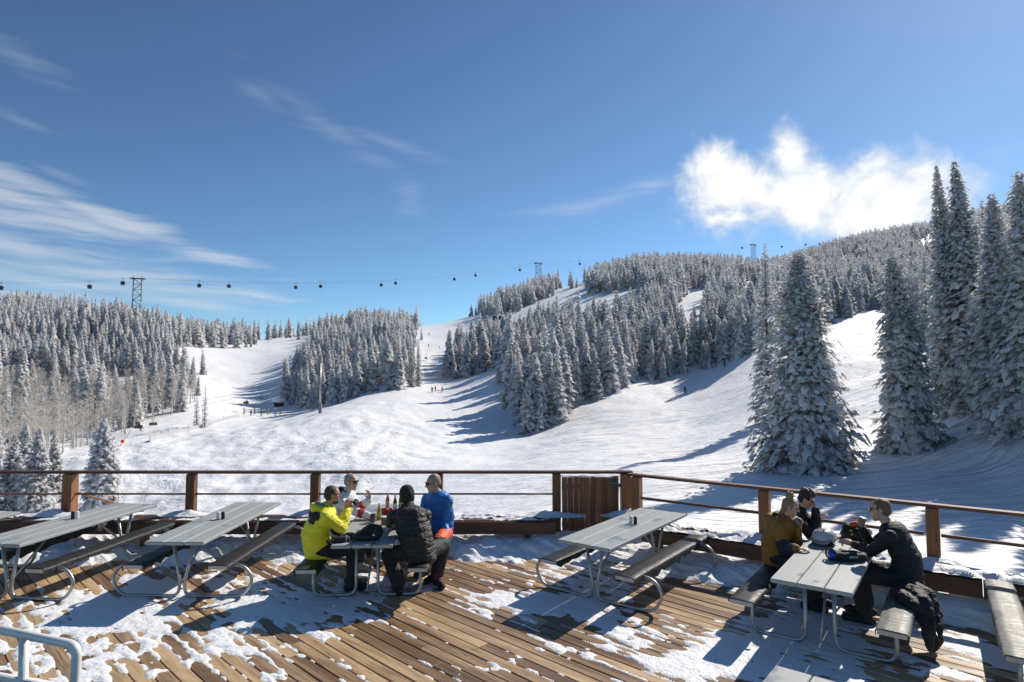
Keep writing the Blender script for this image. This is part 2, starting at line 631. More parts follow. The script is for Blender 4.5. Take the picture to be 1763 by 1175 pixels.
def fbm(x, y, octaves=4, seed=0):
    s, a, t = 0, 1.0, 0
    for i in range(octaves):
        s = s + a * vnoise(x * 2 ** i, y * 2 ** i, seed + i)
        t += a
        a *= 0.5
    return s / t
# ================================================================== terrain
RAIL_Y = 10.95                                   # the far rail
RR0 = Vector((2.12, 10.62))                      # start of the slanting right-hand rail
RRD = Vector((math.cos(-0.63), math.sin(-0.63)))


def _ctrl():
    """(photo x, photo y, distance) of points read off the ground, turned into world slopes"""
    P = []
    for row in (
        # left valley and the snow face under the lift
        (175, 882, 80), (60, 890, 80), (-150, 890, 85), (0, 815, 108), (110, 800, 105), (230, 862, 86), (200, 800, 102), (205, 765, 125),
        (130, 768, 140), (250, 742, 150), (340, 692, 192), (300, 880, 78), (300, 800, 102), (300, 748, 142), (350, 735, 156), (420, 716, 188),
        (480, 702, 212), (430, 690, 232), (355, 650, 265), (360, 605, 340), (420, 592, 410), (480, 582, 465), (440, 640, 300),
        (500, 880, 74), (500, 800, 98), (480, 745, 128), (550, 712, 152), (620, 690, 168), (700, 666, 196), (755, 678, 190), (680, 740, 130),
        (700, 880, 62), (700, 800, 95), (800, 720, 152), (800, 650, 235),
        # left forested hill
        (130, 700, 190), (-150, 710, 180), (0, 700, 185), (0, 610, 290), (120, 620, 290), (100, 565, 350), (235, 562, 362), (20, 560, 390),
        (320, 585, 400), (60, 538, 450), (-150, 525, 430), (-300, 500, 420), (200, 558, 450), (420, 588, 460), (60, 548, 640), (300, 590, 640), (480, 594, 640),
        # middle stand and run
        (520, 708, 205), (600, 668, 215), (560, 620, 285), (640, 590, 350), (700, 615, 300), (640, 566, 430), (520, 594, 400), (700, 566, 470),
        (640, 580, 640), (740, 652, 250), (765, 610, 335), (790, 552, 520), (740, 562, 500), (790, 562, 720),
        # big stand on the right
        (885, 732, 142), (905, 748, 134), (870, 640, 205), (1000, 700, 150), (1075, 668, 166), (1190, 643, 184), (1300, 606, 182), (900, 650, 200), (1000, 612, 240),
        (1100, 580, 268), (1200, 560, 280), (1200, 522, 350), (1290, 492, 420), (855, 560, 420), (990, 502, 490), (1060, 520, 400), (1150, 484, 480),
        (1150, 468, 540), (920, 510, 620), (830, 540, 610), (920, 520, 800), (1150, 474, 700),
        # open run across the middle and right
        (880, 892, 46), (900, 800, 84), (1000, 760, 106), (1100, 850, 50), (1100, 800, 70), (1180, 682, 158), (1200, 740, 112), (1250, 780, 78), (1300, 850, 46),
        (1300, 800, 60), (1300, 690, 118), (1385, 806, 57), (1450, 850, 46), (1440, 765, 64), (1460, 650, 120), (1470, 568, 195), (1530, 535, 235),
        (1560, 776, 60), (1600, 742, 65), (1645, 698, 66), (1620, 612, 115), (1700, 700, 62), (1763, 745, 52), (1700, 800, 50), (1763, 810, 46), (1650, 850, 43),
        (1500, 900, 35), (1300, 900, 37), (1700, 900, 33), (1900, 760, 45), (2100, 740, 42), (1950, 890, 34),
        # far right mountain
        (1590, 545, 240), (1700, 570, 170), (1763, 600, 120), (1950, 560, 130), (1400, 505, 440), (1440, 480, 540), (1500, 470, 520), (1600, 460, 520),
        (1300, 474, 700), (1400, 450, 760), (1480, 421, 850), (1600, 402, 920), (1763, 362, 950), (1950, 340, 950), (1480, 424, 1200), (1763, 366, 1300), (1300, 482, 1100), (2200, 330, 950),
        (-500, 560, 900), (-150, 570, 900), (60, 565, 950), (300, 600, 950), (480, 605, 950), (640, 592, 1000), (790, 572, 1100), (920, 530, 1200), (1150, 482, 1200), (-300, 575, 1500), (60, 572, 1500), (480, 610, 1500), (790, 575, 1500), (1150, 484, 1500), (1480, 426, 1500), (1763, 368, 1500), (1763, 470, 420), (1950, 450, 420), (2200, 560, 130), (-500, 480, 430), (-500, 720, 180), (-500, 900, 85), (-1100, 560, 420), (-1100, 720, 180), (-1100, 900, 85), (-1100, 590, 900), (2700, 350, 950), (2700, 560, 130), (2700, 730, 42),
    ):
        d = direction(row[0], row[1])
        P.append((d.x / d.y, row[2], d.z / d.y))
    # close to the deck: snow just under the boards, falling away to the left
    for x, y, z in ((-12, 5, -1.2), (-6, 5, -.9), (0, 5, -.8), (6, 5, -.8), (-13, 11, -1.6), (-9, 11, -1.4), (-5, 11, -1.1), (-1, 11, -.75), (1.5, 11.2, -.5), (3, 8, -.7),
                    (4.4, 10.0, -.45), (6.2, 8.9, -.4), (9, 7.6, -.4), (12, 11, -2.0), (7.5, 12, -2.0), (3.5, 14, -2.4), (10, 16, -3.3), (16, 20, -4.2), (0, 14, -1.5), (-4, 14, -2.0), (-9, 14, -2.6), (-14, 14, -3.2),
                    (-10, 30, -7), (-22, 30, -8), (0, 30, -4.6), (8, 30, -4.9), (-20, 55, -12), (-40, 55, -13.5), (-5, 50, -9.0)):
        P.append((x / y, y, (z - CAM_H) / y))
    return np.array(P)


_c = _ctrl()
_cx = np.stack([_c[:, 0] * 2.2, np.log(_c[:, 1])], 1)


def _tps(d2):
    return 0.5 * d2 * np.log(d2 + 1e-12)


def _fit():
    n = len(_cx)
    d2 = ((_cx[:, None] - _cx[None]) ** 2).sum(-1)
    A = np.zeros((n + 3, n + 3))
    A[:n, :n] = _tps(d2) + np.eye(n) * 2e-3
    A[:n, n], A[:n, n + 1:] = 1, _cx
    A[n:, :n] = A[:n, n:].T
    return np.linalg.solve(A, np.concatenate([_c[:, 2], np.zeros(3)]))


_w = _fit()


def slope_e(a, lnY):
    a, lnY = np.broadcast_arrays(np.asarray(a, float), np.asarray(lnY, float))
    sh = a.shape
    q = np.stack([a.ravel() * 2.2, lnY.ravel()], 1)
    out = np.empty(len(q))
    n = len(_cx)
    for i in range(0, len(q), 40000):
        b = q[i:i + 40000]
        d2 = ((b[:, None] - _cx[None]) ** 2).sum(-1)
        out[i:i + 40000] = _tps(d2) @ _w[:n] + _w[n] + b @ _w[n + 1:]
    return out.reshape(sh)


# terrain sheet, finer close by: regular in bearing and in log distance
NA, NY = 680, 540
A_ = np.linspace(-1.75, 1.75, NA)
L_ = np.linspace(math.log(4.8), math.log(1500), NY)
E_ = slope_e(A_[None, :], L_[:, None])
_Y = np.exp(L_)[:, None]
X_, Y_ = A_[None, :] * _Y, np.broadcast_to(_Y, (NY, NA))
Z_ = CAM_H + E_ * _Y
_far = np.clip((Y_ - 30) / 60, 0, 1)
Z_ = Z_ + (fbm(X_ / 14, Y_ / 14, 4, 3) - 0.5) * 1.5 * _far
_mog = np.clip((-X_ - 2) / 25, 0, 1) * np.clip((170 - Y_) / 30, 0, 1) * np.clip((Y_ - 55) / 20, 0, 1)
Z_ = Z_ + (fbm(X_ / 2.6, Y_ / 3.4, 2, 9) - 0.5) * 0.9 * _mog
Z_ = Z_ + (fbm(X_ / 1.3, Y_ / 1.3, 3, 21) - 0.5) * 0.22 * np.clip((Y_ - 11) / 8, 0, 1)
E_ = (Z_ - CAM_H) / _Y
EMAX_ = np.maximum.accumulate(E_[60:], axis=0)


def _bilin(G, a, l):
    i = np.clip((np.asarray(a) - A_[0]) / (A_[1] - A_[0]), 0, NA - 1.001)
    j = np.clip((np.asarray(l) - L_[0]) / (L_[1] - L_[0]), 0, G.shape[0] - 1.001)
    i0, j0 = np.floor(i).astype(int), np.floor(j).astype(int)
    u, v = i - i0, j - j0
    return (G[j0, i0] * (1 - u) + G[j0, i0 + 1] * u) * (1 - v) + (G[j0 + 1, i0] * (1 - u) + G[j0 + 1, i0 + 1] * u) * v


def ground(x, y):
    return _bilin(Z_, np.asarray(x) / np.asarray(y), np.log(y))


def hit(px, py, ymin=12.0):
    """where the line of sight through a photo point meets the snow"""
    d = direction(px, py)
    a, e = d.x / d.y, d.z / d.y
    l = np.linspace(math.log(ymin), L_[-1], 4000)
    g = _bilin(E_, np.full_like(l, a), l)
    k = np.argmax(g >= e)
    Y = math.exp(l[k]) if g[k] >= e else 900.0
    return Vector((a * Y, Y, float(ground(a * Y, Y))))


_idx = (np.arange(NY - 1)[:, None] * NA + np.arange(NA - 1)[None]).ravel()
_faces = np.stack([_idx, _idx + 1, _idx + NA + 1, _idx + NA], 1)
tag(link('ski_slope', np_mesh('ski_slope', np.stack([X_, Y_, Z_], -1).reshape(-1, 3), _faces, [M['slope']], smooth=True)), 'white snow covered ski hill beyond the deck', None, None, 'structure')


# ================================================================== trees
def trunk_mesh(name, H, r, mat, lean=0.0, n=7, rng=random):
    mb = MB()
    pts, rs = [], []
    for i in range(7):
        t = i / 6
        pts.append((lean * t * t * H + rng.uniform(-.01, .01) * H * .3, rng.uniform(-.01, .01) * H * .3, -0.6 + (H + 0.5) * t))
        rs.append(max(r * (1 - t) ** 0.9, 0.012))
    mb.tube(pts, rs, n, 0, False)
    return mb.mesh(name, mat)


def conifer_mesh(name, seed, H, Rb, nbr, nsp, spray, snow=0.72, skirt=0.03, power=0.85, lean=0.0, ragged=0.25, limbs=False):
    """crown of drooping boughs; every bough carries sprays of dark needles with a pad of snow on most of them"""
    rg = np.random.default_rng(seed)
    nb = nbr
    t = skirt + (1 - skirt) * (np.arange(nb) + rg.random(nb)) / nb
    t = t ** 1.0
    t = np.clip(t, 0, 0.995)
    phi = np.arange(nb) * 2.39996 + rg.normal(0, .35, nb)
    # some sides and heights stay thin: uneven outline
    lump = 1 - ragged * (0.5 + 0.5 * np.sin(phi * 2 + t * 9 + seed)) * rg.random(nb)
    L = Rb * ((1 - t) ** power * 0.985 + 0.012) * lump * rg.uniform(.72, 1.12, nb)
    L *= np.clip(0.62 + t / 0.10 * 0.38, 0, 1)
    clump = vnoise(t * H / 1.3 + seed, phi % 6.2832 * 1.6, seed)
    L *= 0.76 + 0.40 * clump
    ang = np.tan(np.radians(-24 + 52 * t ** 1.3 + rg.normal(0, 10, nb)))
    V, F, MI = [], [], []
    vo = 0
    for b in range(nb):
        if limbs and L[b] > .5:                          # the bough itself
            c, sn = math.cos(phi[b]), math.sin(phi[b])
            lx = lean * t[b] * t[b] * H
            tip = L[b] * .97
            for q in range(2):
                s0, s1 = tip * (.05 if q == 0 else .55), tip * (.55 if q == 0 else 1.0)
                w0, w1 = (.035, .022) if q == 0 else (.022, .008)
                z0, z1 = (t[b] * H + s_ * ang[b] - 0.10 * s_ * s_ / max(Rb, .1) - .05 for s_ in (s0, s1))
                V += [(c * s0 - sn * w0 + lx, sn * s0 + c * w0, z0), (c * s0 + sn * w0 + lx, sn * s0 - c * w0, z0), (c * s0 + lx, sn * s0, z0 + w0 * 1.6), (c * s1 - sn * w1 + lx, sn * s1 + c * w1, z1), (c * s1 + sn * w1 + lx, sn * s1 - c * w1, z1), (c * s1 + lx, sn * s1, z1 + w1 * 1.6)]
                for f_ in ((0, 1, 4), (0, 4, 3), (1, 2, 5), (1, 5, 4), (2, 0, 3), (2, 3, 5)):
                    F.append(tuple(vo + i_ for i_ in f_))
                    MI.append(0)
                vo += 6
        k = max(1, int(round(nsp * (L[b] / Rb) ** 0.8 + 0.5)))
        for j in range(k):
            s = L[b] * (0.98 - 0.78 * j / max(k, 1)) * rg.uniform(.88, 1.06)
            side = rg.normal(0, 0.16) * (s if j else 0.4 * s)
            c, sn = math.cos(phi[b]), math.sin(phi[b])
            z = t[b] * H + s * ang[b] - 0.10 * s * s / max(Rb, .1) + 0.05 * (s / max(L[b], .1)) ** 4 * Rb
            px, py = c * s - sn * side + lean * t[b] * t[b] * H, sn * s + c * side
            sz = spray * rg.uniform(.55, 1.4) * (0.30 + 0.70 * (1 - t[b]) ** .8)
            ln, wd = sz * 1.05, sz * rg.uniform(.55, .85)
            # needles: six pointed blades hanging outward and down from a low ridge
            m = 6
            a0 = rg.random() * 6.28
            ww = phi[b] + a0 + np.arange(m) * 6.2832 / m + rg.normal(0, .2, m)
            rr = np.where(np.cos(ww - phi[b]) > 0, ln, wd) * rg.uniform(.75, 1.2, m)
            tipz = z - sz * rg.uniform(.18, .5, m)
            tl = math.tan(min(1.0, max(-.1, rg.normal(.62, .28)))) * (1.15 - .5 * t[b])
            v0 = len(V)
            V.append((px, py, z + sz * 0.03))
            for q in range(m):
                V.append((px + math.cos(ww[q]) * rr[q], py + math.sin(ww[q]) * rr[q], tipz[q]))
                w2 = ww[q] + 3.14159 / m
                V.append((px + math.cos(w2) * rr[q] * .42, py + math.sin(w2) * rr[q] * .42, z - sz * 0.16))
            for q in range(m):
                F.append((vo, vo + 1 + 2 * q, vo + 2 + 2 * q))
                F.append((vo, vo + 2 + 2 * q, vo + 1 + 2 * ((q + 1) % m)))
                MI += [0, 0]
            vo += 1 + 2 * m
            if rg.random() < snow:
                m = 5
                hh = sz * rg.uniform(.14, .36)
                ww = a0 + np.arange(m) * 6.2832 / m + rg.normal(0, .25, m)
                rr = sz * rg.uniform(.5, 1.0, m)
                ox, oy = c * sz * .22, sn * sz * .22
                V.append((px + ox, py + oy, z + hh))
                for q in range(m):
                    V.append((px + ox + math.cos(ww[q]) * rr[q], py + oy + math.sin(ww[q]) * rr[q], z - sz * rg.uniform(.1, .46)))
                for q in range(m):
                    F.append((vo, vo + 1 + q, vo + 1 + (q + 1) % m))
                    MI.append(1)
                vo += 1 + m
            for q in range(v0, len(V)):                 # boughs droop outwards
                a_ = V[q]
                V[q] = (a_[0], a_[1], a_[2] - ((a_[0] - px) * c + (a_[1] - py) * sn) * tl)
    V, F = np.array(V), np.array(F)
    # leader
    return np_mesh(name, V, F, [M['needles'], M['tree_snow']], MI, True)


def aspen_mesh(name, seed, H):
    rg = random.Random(seed)
    V, F, MI = [], [], []

    def stick(p, q, r):
        o = len(V)
        d = Vector(q) - Vector(p)
        s = d.cross(Vector((rg.uniform(-1, 1), rg.uniform(-1, 1), .3))).normalized() * r
        u = d.cross(s).normalized() * r
        V.extend([tuple(Vector(p) + s), tuple(Vector(p) - s * .5 + u), tuple(Vector(p) - s * .5 - u), tuple(q)])
        F.extend([(o, o + 1, o + 3), (o + 1, o + 2, o + 3), (o + 2, o, o + 3)])
    for b in range(28):
        t = rg.uniform(.24, .97)
        ph = rg.uniform(0, 6.28)
        ln = H * .17 * (1.15 - t) * rg.uniform(.7, 1.4) + .4
        up = rg.uniform(.5, 1.3)
        p = Vector((0, 0, t * H))
        d = Vector((math.cos(ph), math.sin(ph), up)).normalized()
        q = p + d * ln
        stick(p, q, .03)
        for k in range(13):
            w = rg.uniform(.25, 1)
            s = p + d * ln * w
            e = s + (d * .7 + Vector((rg.uniform(-1, 1), rg.uniform(-1, 1), rg.uniform(-.3, .9)))).normalized() * rg.uniform(.45, 1.1)
            stick(s, e, .02)
    return np_mesh(name, np.array(V), np.array(F), [M['twigs']], None, False)


rng = random.Random(11)
MID = []          # stand trees at two levels of detail, each (crown mesh, trunk mesh, height)
for i in range(7):
    H, Rb = [16, 14, 18, 13, 17, 15, 12][i], [2.3, 2.2, 2.4, 1.7, 2.0, 2.6, 1.9][i]
    MID.append((conifer_mesh('spruce_crown_%s' % 'abcdefg'[i], 100 + i, H, Rb, 210, 3.2, 0.84, 0.92, 0.02, [.68, .8, .62, .6, .74, .7, .85][i]), trunk_mesh('spruce_trunk_%s' % 'abcdefg'[i], H * .97, .2, M['bark'], 0, 6, rng), H))
FAR = []
for i in range(5):
    H, Rb = [15, 13, 17, 12, 16][i], [1.9, 1.8, 2.0, 1.5, 1.7][i]
    FAR.append((conifer_mesh('far_spruce_crown_%s' % 'abcde'[i], 200 + i, H, Rb, 84, 2.0, 1.15, 0.92, 0.02, .72), None, H))
ASP = [(aspen_mesh('aspen_branches_%s' % 'abcd'[i], 300 + i, h), trunk_mesh('aspen_trunk_%s' % 'abcd'[i], h, .20, M['aspen_bark'], rng.uniform(-.06, .06), 5, rng), h) for i, h in enumerate((11, 9.5, 12, 10.5))]


def place_tree(name, label, group, src, loc, scale, rz, cat='tree', crown='crown', sxy=1.0):
    o = thing(name, label, cat, loc, rz, group)
    o.scale = (scale * sxy, scale * sxy, scale)
    o.rotation_euler = (rng.uniform(-.045, .045), rng.uniform(-.045, .045), rz)
    link(crown, src[0], o)
    link('trunk', src[1], o)
    return o


def inside(poly, x, y):
    poly = np.array(poly, float)
    r = np.zeros(len(x), bool)
    j = len(poly) - 1
    for i in range(len(poly)):
        xi, yi, xj, yj = *poly[i], *poly[j]
        c = ((yi > y) != (yj > y)) & (x < (xj - xi) * (y - yi) / (yj - yi + 1e-12) + xi)
        r ^= c
        j = i
    return r


def project(x, y, z):
    c, s = math.cos(PITCH), math.sin(PITCH)
    zz = z - CAM_H
    d = y * c + zz * s
    return 881.5 + FPX * x / d, 587.5 - FPX * (-y * s + zz * c) / d


LEFT = [(-700, 380), (0, 500), (60, 520), (200, 545), (430, 575), (428, 596), (352, 594), (300, 604), (345, 640), (200, 648), (0, 668), (-700, 740)]
ASPEN = [(-300, 690), (0, 668), (200, 648), (330, 610), (357, 640), (342, 690), (250, 740), (130, 775), (60, 800), (-300, 850)]
STAND_B = [(545, 598), (548, 575), (575, 552), (640, 540), (706, 545), (706, 605), (690, 640), (704, 664), (640, 672), (585, 684), (545, 702), (524, 708), (500, 692), (522, 658), (560, 620)]
RIGHT = [(772, 655), (800, 605), (862, 585), (830, 545), (920, 480), (1150, 400), (1500, 300), (1763, 200), (2600, 100), (2600, 640), (1900, 650), (1763, 640), (1700, 620), (1640, 600), (1592, 570), (1580, 545),
         (1500, 532), (1440, 550), (1345, 585), (1310, 604), (1200, 643), (1070, 673), (1000, 702), (905, 749), (880, 736), (868, 700), (882, 628)]
CUTS = [[(828, 598), (830, 556), (900, 528), (960, 496), (1000, 480), (1030, 480), (1026, 528), (955, 572), (885, 602)], [(1000, 592), (1005, 520), (1058, 500), (1106, 488), (1112, 545), (1052, 580)],
        [(1148, 592), (1165, 515), (1190, 497), (1236, 495), (1232, 575), (1200, 600)], [(1255, 490), (1318, 472), (1318, 545), (1268, 545)], [(1438, 448), (1475, 430), (1482, 462), (1450, 476)],
        [(1560, 416), (1625, 394), (1625, 428), (1580, 444)], [(125, 568), (130, 550), (184, 542), (186, 572)], [(208, 592), (218, 572), (250, 576), (248, 594)], [(288, 645), (298, 604), (355, 596), (358, 625), (320, 645)]]
BACK = [(440, 560), (520, 560), (520, 584), (440, 584)]


def scatter(spacing, y0, y1, seed):
    r = np.random.default_rng(seed)
    xs = np.arange(-1.4 * y1, 1.4 * y1, spacing)
    ys = np.arange(y0, y1, spacing)
    gx, gy = np.meshgrid(xs, ys)
    gx = (gx + r.uniform(-.42, .42, gx.shape) * spacing).ravel()
    gy = (gy + r.uniform(-.42, .42, gy.shape) * spacing).ravel()
    k = (np.abs(gx / gy) < 1.28) & (gy > 30)
    return gx[k], gy[k]


def visible(x, y, z, H):
    e = (z + H - CAM_H) / y
    return e > _bilin(EMAX_, x / y, np.log(y * 0.97) - 60 * (L_[1] - L_[0])) + 0.0008


trees = []        # x, y, z, height, stand
for sp, y0, y1, sd in ((4.6, 125, 330, 1), (5.2, 330, 620, 2), (6.2, 620, 1020, 3)):
    x, y = scatter(sp, y0, y1, sd)
    z = ground(x, y)
    r = np.random.default_rng(sd + 50)
    big = fbm(x / 25, y / 25, 2, 5)
    H = (8.5 + 11.0 * np.clip(big + r.normal(0, .27, len(x)), 0.0, 1.1))
    u, v = project(x, y, z)
    u = u + (fbm(x / 9, y / 9, 2, 40) - .5) * 60 + r.normal(0, 3, len(x))
    v = v + (fbm(x / 9, y / 9, 2, 44) - .5) * 26
    cut = np.zeros(len(x), bool)
    for c_ in CUTS:
        cut |= inside(c_, u, v)
    vis = visible(x, y, z, H) & ~cut
    thin = r.random(len(x))
    open_wood = vnoise(x / 18, y / 18, 31)
    for nm, poly, keep in (('left', LEFT, .92), ('mid', STAND_B, 1.0), ('right', RIGHT, 1.0)):
        k = inside(poly, u, v) & vis & (thin < keep)
        if nm == 'left':
            k &= open_wood > .12
            H = np.where(k, H * .86, H)
        if nm == 'mid':
            k &= (open_wood > .2) | (y > 300)
            H = np.where(k, H * .84, H)
        trees += [(x[i], y[i], z[i], H[i], nm) for i in np.nonzero(k)[0]]
    k = inside(BACK, u, v) & vis & (thin < .25) & (y > 400)
    trees += [(x[i], y[i], z[i], H[i] * .8, 'mid') for i in np.nonzero(k)[0]]
    # a few conifers stand among the aspens
    k = inside(ASPEN, u, v) & vis & (thin < .2)
    trees += [(x[i], y[i], z[i], H[i] * .8, 'grove') for i in np.nonzero(k)[0]]
trees.sort(key=lambda q: q[1] / q[3])
STAND = {'left': ('snow frosted spruce in the open wood on the left hill above the bare aspens', 'spruces on the left hill'),
         'grove': ('frosted spruce standing among the bare aspens at left', 'spruces among the aspens'),
         'mid': ('snow frosted spruce in the dense island of trees between the two ski runs', 'spruces of the island between the runs'),
         'right': ('snow frosted spruce in the long dense stand right of the wide ski run', 'spruces of the long right stand')}
def stand_label(x, y, z, st):
    """say where in its stand a tree grows, as far as the photograph lets one tell"""
    lab, grp = STAND[st]
    if st == 'right':
        u_ = project(x, y, z)[0]
        for lim, lab2 in ((872, 'frosted spruce of the small outlying clump beside the middle run'), (945, 'frosted spruce at the pointed left tip of the long right stand'), (1020, 'frosted spruce above the gate in the long right stand, next to its left tip'),
                          (1090, 'frosted spruce by the small gap halfway along the long right stand'), (1200, 'frosted spruce right of the gap in the long right stand'), (1320, 'frosted spruce at the right end of the long stand, beside the slim spire'),
                          (1480, 'frosted spruce of the stand seen behind the broad lone spruce'), (1640, 'frosted spruce in the dark row above the bright run left of the twins'), (9999, 'frosted spruce of the wood behind the trees at the right edge')):
            if u_ < lim:
                return lab2, grp + ', ' + lab2.split(' of ')[-1].split(' in ')[-1][:40]
    if st == 'mid':
        lab = 'frosted spruce at the %s of the tree island between the runs' % ('left foot' if project(x, y, z)[0] < 560 else 'middle' if project(x, y, z)[0] < 640 else 'right side')
    return lab, grp


for (x, y, z, H, st) in trees[:300]:
    src = MID[rng.randrange(7)]
    lab, grp = stand_label(x, y, z, st)
    place_tree('spruce_tree', lab, grp, src, (x, y, z - .15), H / src[2], rng.uniform(0, 6.28), sxy=rng.uniform(.95, 1.35))


def instancer(name, pts, sources, label, cat):
    """one object that scatters copies of the source meshes over its points"""
    src = bpy.data.collections.new(name + '_sources')
    for k, s in enumerate(sources):
        o = bpy.data.objects.new('%s_source_%02d' % (name, k), s[0])
        src.objects.link(o)
    me = bpy.data.meshes.new(name)
    n = len(pts)
    me.vertices.add(n)
    me.vertices.foreach_set('co', np.array([p[:3] for p in pts], np.float32).ravel())
    for nm, kind, data in (('idx', 'INT', [p[3] for p in pts]), ('spin', 'FLOAT_VECTOR', [(0.05 * math.sin(p[4] * 7), 0.05 * math.cos(p[4] * 5), p[4]) for p in pts]), ('size', 'FLOAT_VECTOR', [(p[5] * p[6], p[5] * p[6], p[5]) for p in pts])):
        at = me.attributes.new(nm, kind, 'POINT')
        at.data.foreach_set('value' if kind == 'INT' else 'vector', np.array(data).ravel())
    ob = link(name, me)
    g = bpy.data.node_groups.new(name, 'GeometryNodeTree')
    g.interface.new_socket('Geometry', in_out='INPUT', socket_type='NodeSocketGeometry')
    g.interface.new_socket('Geometry', in_out='OUTPUT', socket_type='NodeSocketGeometry')
    N, Lk = g.nodes, g.links
    gi, go = N.new('NodeGroupInput'), N.new('NodeGroupOutput')
    ci = N.new('GeometryNodeCollectionInfo')
    ci.inputs['Collection'].default_value = src
    ci.inputs['Separate Children'].default_value = True
    ci.inputs['Reset Children'].default_value = True
    iop = N.new('GeometryNodeInstanceOnPoints')
    iop.inputs['Pick Instance'].default_value = True
    Lk.new(gi.outputs[0], iop.inputs['Points'])
    Lk.new(ci.outputs[0], iop.inputs['Instance'])
    for nm, kind, sock in (('idx', 'INT', 'Instance Index'), ('spin', 'FLOAT_VECTOR', 'Rotation'), ('size', 'FLOAT_VECTOR', 'Scale')):
        na = N.new('GeometryNodeInputNamedAttribute')
        na.data_type = kind
        na.inputs['Name'].default_value = nm
        Lk.new([s for s in na.outputs if s.enabled][0], iop.inputs[sock])
    Lk.new(iop.outputs[0], go.inputs[0])
    md = ob.modifiers.new('scatter', 'NODES')
    md.node_group = g
    return tag(ob, label, cat, None, 'stuff')


rest = trees[300:]
pts = []
for (x, y, z, H, st) in rest:
    near = y < 330
    k = rng.randrange(7) if near else 7 + rng.randrange(5)
    src = MID[k] if near else FAR[k - 7]
    pts.append((x, y, z - .15, k, rng.uniform(0, 6.28), H / src[2], rng.uniform(.95, 1.35)))
instancer('far_forest', pts, MID + FAR, 'snow frosted spruce forest covering the far slopes and ridge', 'forest')

# bare aspens
x, y = scatter(3.7, 105, 300, 77)
z = ground(x, y)
u, v = project(x, y, z)
k = inside(ASPEN, u, v) & visible(x, y, z, 9)
asp = sorted([(y[i], x[i], z[i]) for i in np.nonzero(k)[0] if -60 < u[i] < 1800])
for (yy, xx, zz) in asp[:290]:
    src = ASP[rng.randrange(4)]
    ua = project(xx, yy, zz)[0]
    lab = 'bare pale aspen in the %s of the left grove' % ('part cut by the picture edge' if ua < 30 else 'left part' if ua < 130 else 'middle part' if ua < 230 else 'right hand tip')
    place_tree('aspen_tree', lab, 'bare aspens of the left grove', src, (xx, yy, zz), rng.uniform(.75, 1.1), rng.uniform(0, 6.28), crown='crown')
print('TREES', len(trees), 'ASPENS', len(asp))


# trees near enough to know one by one: (photo x, base y, top y, distance, crown width in photo px, label, lean, boughs)
HERO = [
    (1385, 806, 437, 57, 165, 'broad snow laden spruce standing alone beyond the right hand rail', -0.01, 1500, .58),
    (1322, 650, 420, 96, 66, 'slim spire shaped spruce behind the broad one, left of it', 0.0, 460, .62),
    (1556, 774, 440, 60, 108, 'medium snow laden spruce between the broad one and the tall twins', -0.06, 1150, .52),
    (1634, 700, 284, 66, 92, 'left of the two tallest twin spruces at right', -0.03, 1150, .80),
    (1668, 702, 279, 64, 130, 'right of the two tallest twin spruces at right', -0.04, 1400, .80),
    (1728, 738, 335, 55, 112, 'snow laden spruce just right of the tall twins', -0.02, 1100, .64),
    (1775, 748, 296, 52, 130, 'tall snow laden spruce cut by the right picture edge', 0.0, 1000, .64),
    (1705, 690, 345, 72, 92, 'spruce half hidden behind the trees at the right edge', 0.0, 420, .8),
    (1850, 760, 130, 46, 120, 'tall spruce just outside the right picture edge', 0.0, 420, .8),
    (1905, 790, 90, 40, 130, 'spruce outside the right picture edge, nearest the deck', 0.0, 420, .8),
    (1990, 790, 60, 42, 130, 'spruce far outside the right picture edge', 0.0, 420, .8),
    (1596, 585, 425, 150, 40, 'small dark spruce behind the gap left of the tall twins', 0.0, 300, .75),
    (1458, 796, 754, 56, 30, 'tiny spruce sapling at the foot of the broad lone spruce', 0.0, 90, .9),
    (174, 886, 722, 78, 74, 'frosted spruce standing alone in front of the left snow face', 0.0, 700, .66),
    (62, 890, 736, 80, 74, 'frosted spruce behind the second rail post gap at far left', 0.0, 480, .8),
    (90, 880, 742, 86, 52, 'slim frosted spruce at the right end of the far left clump', 0.0, 380, .8),
    (20, 888, 748, 84, 64, 'frosted spruce in the middle of the far left clump', 0.0, 380, .8),
    (-12, 880, 730, 82, 60, 'frosted spruce cut by the left picture edge', 0.0, 380, .8),
    (40, 850, 728, 104, 50, 'frosted spruce at the back of the far left clump', 0.0, 300, .8),
    (338, 735, 672, 154, 15, 'left of two thin sparse young spruces beside the blue fence', 0.0, 150, .6),
    (352, 737, 660, 153, 17, 'right of two thin sparse young spruces beside the blue fence', 0.0, 160, .6),
    (708, 666, 594, 197, 22, 'left of two slim spruces alone at the edge of the wide run', 0.0, 220, .6),
    (720, 662, 584, 200, 20, 'right of two slim spruces alone at the edge of the wide run', 0.0, 220, .6),
]
for i, (px, by, ty, Y, wpx, lab, lean, nb, pw) in enumerate(HERO):
    X = at_depth(px, by, Y).x
    zg = float(ground(X, Y))
    top = at_depth(px, ty, Y).z
    H = top - zg
    Rb = wpx * Y / FPX / 2 * (1.16 if i < 14 else 1.05)
    crown = conifer_mesh('lone_spruce_crown_%02d' % i, 500 + i, H, Rb, nb, max(2.5, 9.5 * min(1, Rb / 3.2)), min(.46, .27 + .06 * Rb) if wpx > 19 else .22, .86 if wpx > 19 else .5, .03, pw, lean, .55, True)
    trunk = trunk_mesh('lone_spruce_trunk_%02d' % i, H * .985, .013 * H, M['bark'], lean, 8, rng)
    o = thing('spruce_tree', lab, 'tree', (X - lean * H * .5, Y, zg - .1), 0)
    link('crown', crown, o)
    link('trunk', trunk, o)


